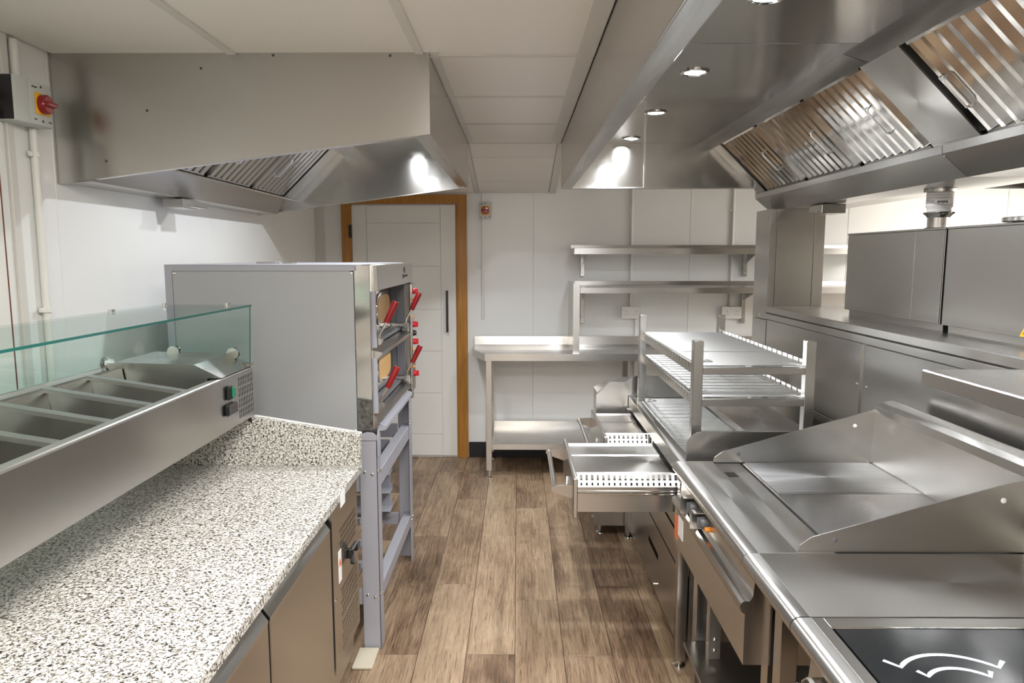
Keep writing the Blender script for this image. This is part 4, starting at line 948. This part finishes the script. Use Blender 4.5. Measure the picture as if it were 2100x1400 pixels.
# near end plate with rounded corner
N = 8; pts = [(gx1, GT - 0.06), (gx0 + 0.006, GT - 0.06), (gx0 + 0.006, 0.885)]
for k in range(1, N + 1):
    a = math.pi - (math.pi / 2) * k / N; pts.append((gx0 + 0.066 + 0.06 * math.cos(a), 0.885 + 0.055 * math.sin(a)))
pts += [(gx1, 0.940)]
obj('end_plate', prism(BM(), pts, 'y', ly0 - 0.006, ly0), STEELX, GL, False)
def wires(bm, x0, x1, y0, y1, z, pitch, r=0.003, longs=(), rl=0.003):
    n = int((y1 - y0) / pitch)
    for k in range(n + 1):
        y = y0 + (y1 - y0) * k / n; tube(bm, [(x0, y, z), (x1, y, z)], r, 5)
    for x in longs: tube(bm, [(x, y0 - 0.004, z - r - rl), (x, y1 + 0.004, z - r - rl)], rl, 6)
    return bm
gr = obj('grill_grate', wires(BM(), 0.672, 0.975, ly0 + 0.04, ly1 - 0.04, GT - 0.004, 0.019, 0.003, (0.675, 0.82, 0.97)), WIRE, GL, kind='stuff')
bm = BM(); tube(bm, [(0.70, 3.74, GT + 0.004), (0.72, 3.77, GT + 0.012), (0.745, 3.75, GT + 0.004), (0.725, 3.72, GT + 0.012), (0.70, 3.74, GT + 0.004)], 0.003, 6); obj('grate_latch', bm, WIRE, GL)
RX0, RX1, RY0, RY1 = 0.672, 1.09, 2.625, 3.79
posts = []
for x in (RX0, RX1):
    for y in (RY0, RY1): bxo('rack_post', STEELZ, GL, x - 0.0185, x + 0.0185, y - 0.0185, y + 0.0185, GT + 0.0185 if x > 0.99 else GT, 1.272, 0.002, smooth=False)
for z in (1.178, 1.058):
    zr = z - 0.006
    for y in (RY0, RY1):
        bm = BM(); box(bm, RX0 + 0.0185, RX1 - 0.0185, y - 0.012, y + 0.012, zr - 0.028, zr, 0.002); obj('cross_rail', bm, STEELX, GL, False)
    hl = []; y = RY0 + 0.06
    while y < RY1 - 0.05: hl.append((y, y + 0.006, zr - 0.016, zr + 0.002)); y += 0.052
    obj('side_rail', perf(BM(), RY0 + 0.0185, RY1 - 0.0185, zr - 0.034, zr + 0.004, hl, lambda u, v, d: (RX0 - 0.004 + d, u, v), 0.014), STEEL, GL, False)
    sr = bxo('side_rail', STEEL, GL, RX1 - 0.010, RX1 + 0.006, RY0 + 0.0185, RY1 - 0.0185, zr - 0.034, zr - 0.001, 0.001, smooth=False)
    bm = BM(); y = RY0 + 0.05
    while y < RY1 - 0.03:
        box(bm, RX1 + 0.001, RX1 + 0.004, y, y + 0.046, zr - 0.001, zr + 0.020); y += 0.058
    obj('rail_teeth', bm, DECK, sr, False, kind='stuff')
    obj('wire_rack', wires(BM(), RX0 + 0.010, RX1 - 0.006, RY0 + 0.014, RY1 - 0.014, z - 0.001, 0.0145 if z > 1.1 else 0.021, 0.003 if z > 1.1 else 0.0028, (RX0 + 0.03, 0.88, RX1 - 0.02)), WIRE, GL, kind='stuff')
    bm = BM(); yy = 3.0 if z > 1.1 else 2.86
    tube(bm, [(RX0 + 0.02, yy, z + 0.003), (RX1 - 0.015, yy, z + 0.003)], 0.003, 6); obj('rack_divider', bm, WIRE, GL)
    bm = BM(); tube(bm, [(RX0 + 0.035, RY0 + 0.06, z + 0.004), (RX0 + 0.06, RY0 + 0.10, z + 0.007), (RX0 + 0.075, RY0 + 0.07, z + 0.004), (RX0 + 0.035, RY0 + 0.06, z + 0.004)], 0.0028, 6); obj('rack_latch', bm, WIRE, GL)
bm = BM(); box(bm, RX0 + 0.0185, RX1 - 0.0185, RY0 - 0.012, RY0 + 0.012, 0.895, 0.925, 0.002); obj('cross_rail', bm, STEELX, GL, False)
# legs and lower cabinet
for x, y in ((gx0 + 0.008, ly0 + 0.022), (gx0 + 0.008, ly1 - 0.022), (gx1 - 0.03, ly0 + 0.022), (gx1 - 0.03, ly1 - 0.022)):
    bm = BM(); box(bm, x - 0.02, x + 0.02, y - 0.02, y + 0.02, 0.03, GT - 0.061, 0.002); lg = obj('leg', bm, STEELZ, GL, False)
    bm = BM(); tube(bm, [(x, y, 0), (x, y, 0.008), (x, y, 0.013), (x, y, 0.03)], [0.026, 0.024, 0.012, 0.012], 16); obj('adjustable_foot', bm, CHROME, lg)
bxo('cabinet_body', STEELZ, GL, 0.665, gx1 - 0.05, ly0 + 0.045, ly1 - 0.045, 0.035, 0.58, 0, smooth=False)
lp = obj('lower_panel', perf(BM(), ly0 + 0.045, ly1 - 0.045, 0.035, 0.345, [(3.085, 3.33, 0.205, 0.235)], lambda u, v, d: (0.640 + d, u, v), 0.004), STEEL, GL, False)
obj('panel_lock', tube(BM(), [(0.640, 3.13, 0.075), (0.630, 3.13, 0.075), (0.628, 3.13, 0.075)], [0.008, 0.008, 0.005], 14), CHROME, lp)
bxo('middle_panel', STEEL, GL, 0.640, 0.664, ly0 + 0.045, ly1 - 0.045, 0.352, 0.475, 0.002, smooth=False)
bxo('upper_panel', STEEL, GL, 0.640, 0.664, ly0 + 0.045, ly1 - 0.045, 0.490, 0.575, 0.002, smooth=False)
st = bxo('sticker', LABELW, GL, 0.6392, 0.640, 3.70, 3.76, 0.40, 0.47, 0, label='white and blue sticker'); bxo('sticker_band', LABELB, st, 0.6388, 0.6392, 3.70, 3.76, 0.435, 0.455, 0)
bxo('top_rail', STEEL, GL, 0.628, 0.664, ly0 + 0.045, ly1 - 0.045, 0.7445 - 0.012, 0.7445, 0.001, smooth=False)
bxo('bottom_rail', STEEL, GL, 0.64, 0.664, ly0 + 0.045, ly1 - 0.045, 0.576, 0.588, 0.001, smooth=False)
bxo('drawer_divider', STEELZ, GL, 0.628, 0.664, 3.215, 3.245, 0.588, 0.732, 0.001, smooth=False)
def drawer(xf, y0, y1, label):
    D = bxo('drawer', STEELX, GL, xf + 0.018, 0.90, y0 + 0.03, y0 + 0.034, 0.600, 0.700, 0, smooth=False)   # near side sheet
    D['label'] = label
    fp = bxo('front_panel', STEEL, D, xf, xf + 0.018, y0, y1, 0.585, 0.742, 0.003, smooth=False)
    bxo('far_side', STEELX, D, xf + 0.018, 0.90, y1 - 0.034, y1 - 0.030, 0.600, 0.728, 0, smooth=False)
    bxo('drawer_floor', STEELX, D, xf + 0.018, 0.90, y0 + 0.034, y1 - 0.034, 0.600, 0.604, 0, smooth=False)
    for zr, rr in ((0.672, 0.004), (0.683, 0.003)):
        obj('slide_rail', tube(BM(), [(xf + 0.02, y0 + 0.028, zr), (0.63, y0 + 0.028, zr)], rr, 8), CHROME, D)
    # perforated strip along the near side, leaning back
    S0, S1 = (y0 + 0.028, 0.700), (y0 + 0.052, 0.747)
    hl = []; x = xf + 0.034
    while x < 0.635:
        hl += [(x - 0.005, x + 0.005, 0.48, 0.90), (x - 0.0035, x + 0.0035, 0.10, 0.32)]; x += 0.0215
    def sp(u, v, d): return (u, S0[0] + (S1[0] - S0[0]) * v + d, S0[1] + (S1[1] - S0[1]) * v)
    obj('perforated_strip', perf(BM(), xf + 0.020, 0.64, 0.0, 1.0, hl, sp, 0.0015), DECK, D, False)
    obj('pan_lid', prism(BM(), [(y0 + 0.062, 0.722), (y0 + 0.120, 0.722), (y0 + 0.128, 0.728), (y0 + 0.136, 0.716), (y1 - 0.20, 0.716), (y1 - 0.19, 0.720), (y1 - 0.05, 0.720), (y1 - 0.034, 0.728), (y1 - 0.034, 0.700), (y0 + 0.062, 0.700)], 'x', xf + 0.020, 0.88), STEELX, D, False)
    # handle: two cheeks and a tube
    hx = xf - 0.068
    bm = BM(); tube(bm, [(hx, y0 + 0.045, 0.690), (hx, y1 - 0.045, 0.690)], 0.0105, 14); obj('handle_tube', bm, CHROME, D)
    for y in (y0 + 0.035, y1 - 0.047):
        pts = [(xf, 0.705), (hx + 0.004, 0.702)]
        for k in range(7):
            a = math.pi / 2 + math.pi * 0.75 * k / 6; pts.append((hx + 0.014 * math.cos(a), 0.689 + 0.014 * math.sin(a)))
        pts += [(xf, 0.650)]
        obj('handle_cheek', prism(BM(), pts, 'y', y, y + 0.012), STEELC, D)
    bm = BM(); tube(bm, [(xf - 0.003, (y0 + y1) / 2 - 0.02, 0.66), (xf - 0.012, (y0 + y1) / 2 - 0.10, 0.612)], 0.004, 8); obj('latch_wire', bm, WIRE, D)
drawer(0.212, 2.615, 3.215, 'stainless drawer pulled far out with tubular handle')
drawer(0.405, 3.245, 3.84, 'stainless drawer pulled half out with tubular handle')

# ------------------------------------------------------------------ chamfered cabinet beyond the grill
FU = thing('side_cabinet', 'stainless floor cabinet with a chamfered tall side panel beyond the grill', 'cabinet', (0.9, 4.1, 0))
pts = [(0.440, 0.05), (0.440, 0.812), (0.515, 0.888), (0.610, 0.888), (0.628, 0.905), (0.655, 0.918), (1.30, 0.918), (1.30, 0.05)]
obj('side_panel', prism(BM(), pts, 'y', 3.905, 3.925), STEELC, FU, False)
pin = [(0.462, 0.06), (0.462, 0.800), (0.522, 0.862), (0.60, 0.862), (0.60, 0.06)]
bm = BM(); strip(bm, [(0.440, 0.3), (0.440, 0.812), (0.515, 0.888), (0.610, 0.888)], 'y', 3.897, 3.905, -0.016); obj('panel_flange', bm, STEELC, FU, False)
bm = BM(); prism(bm, [(0.46, 0.06), (0.46, 0.80), (0.60, 0.86), (1.30, 0.86), (1.30, 0.06)], 'y', 3.925, 4.22); obj('body', bm, STEEL, FU, False)
bxo('kick_panel', STEELZ, FU, 0.47, 0.66, 3.900, 3.905, 0.06, 0.32, 0, smooth=False)
for x in (0.475, 1.25):
    for y in (3.93, 4.18):
        bm = BM(); tube(bm, [(x, y, 0), (x, y, 0.008), (x, y, 0.013), (x, y, 0.06)], [0.026, 0.024, 0.012, 0.012], 16); obj('adjustable_foot', bm, CHROME, FU)
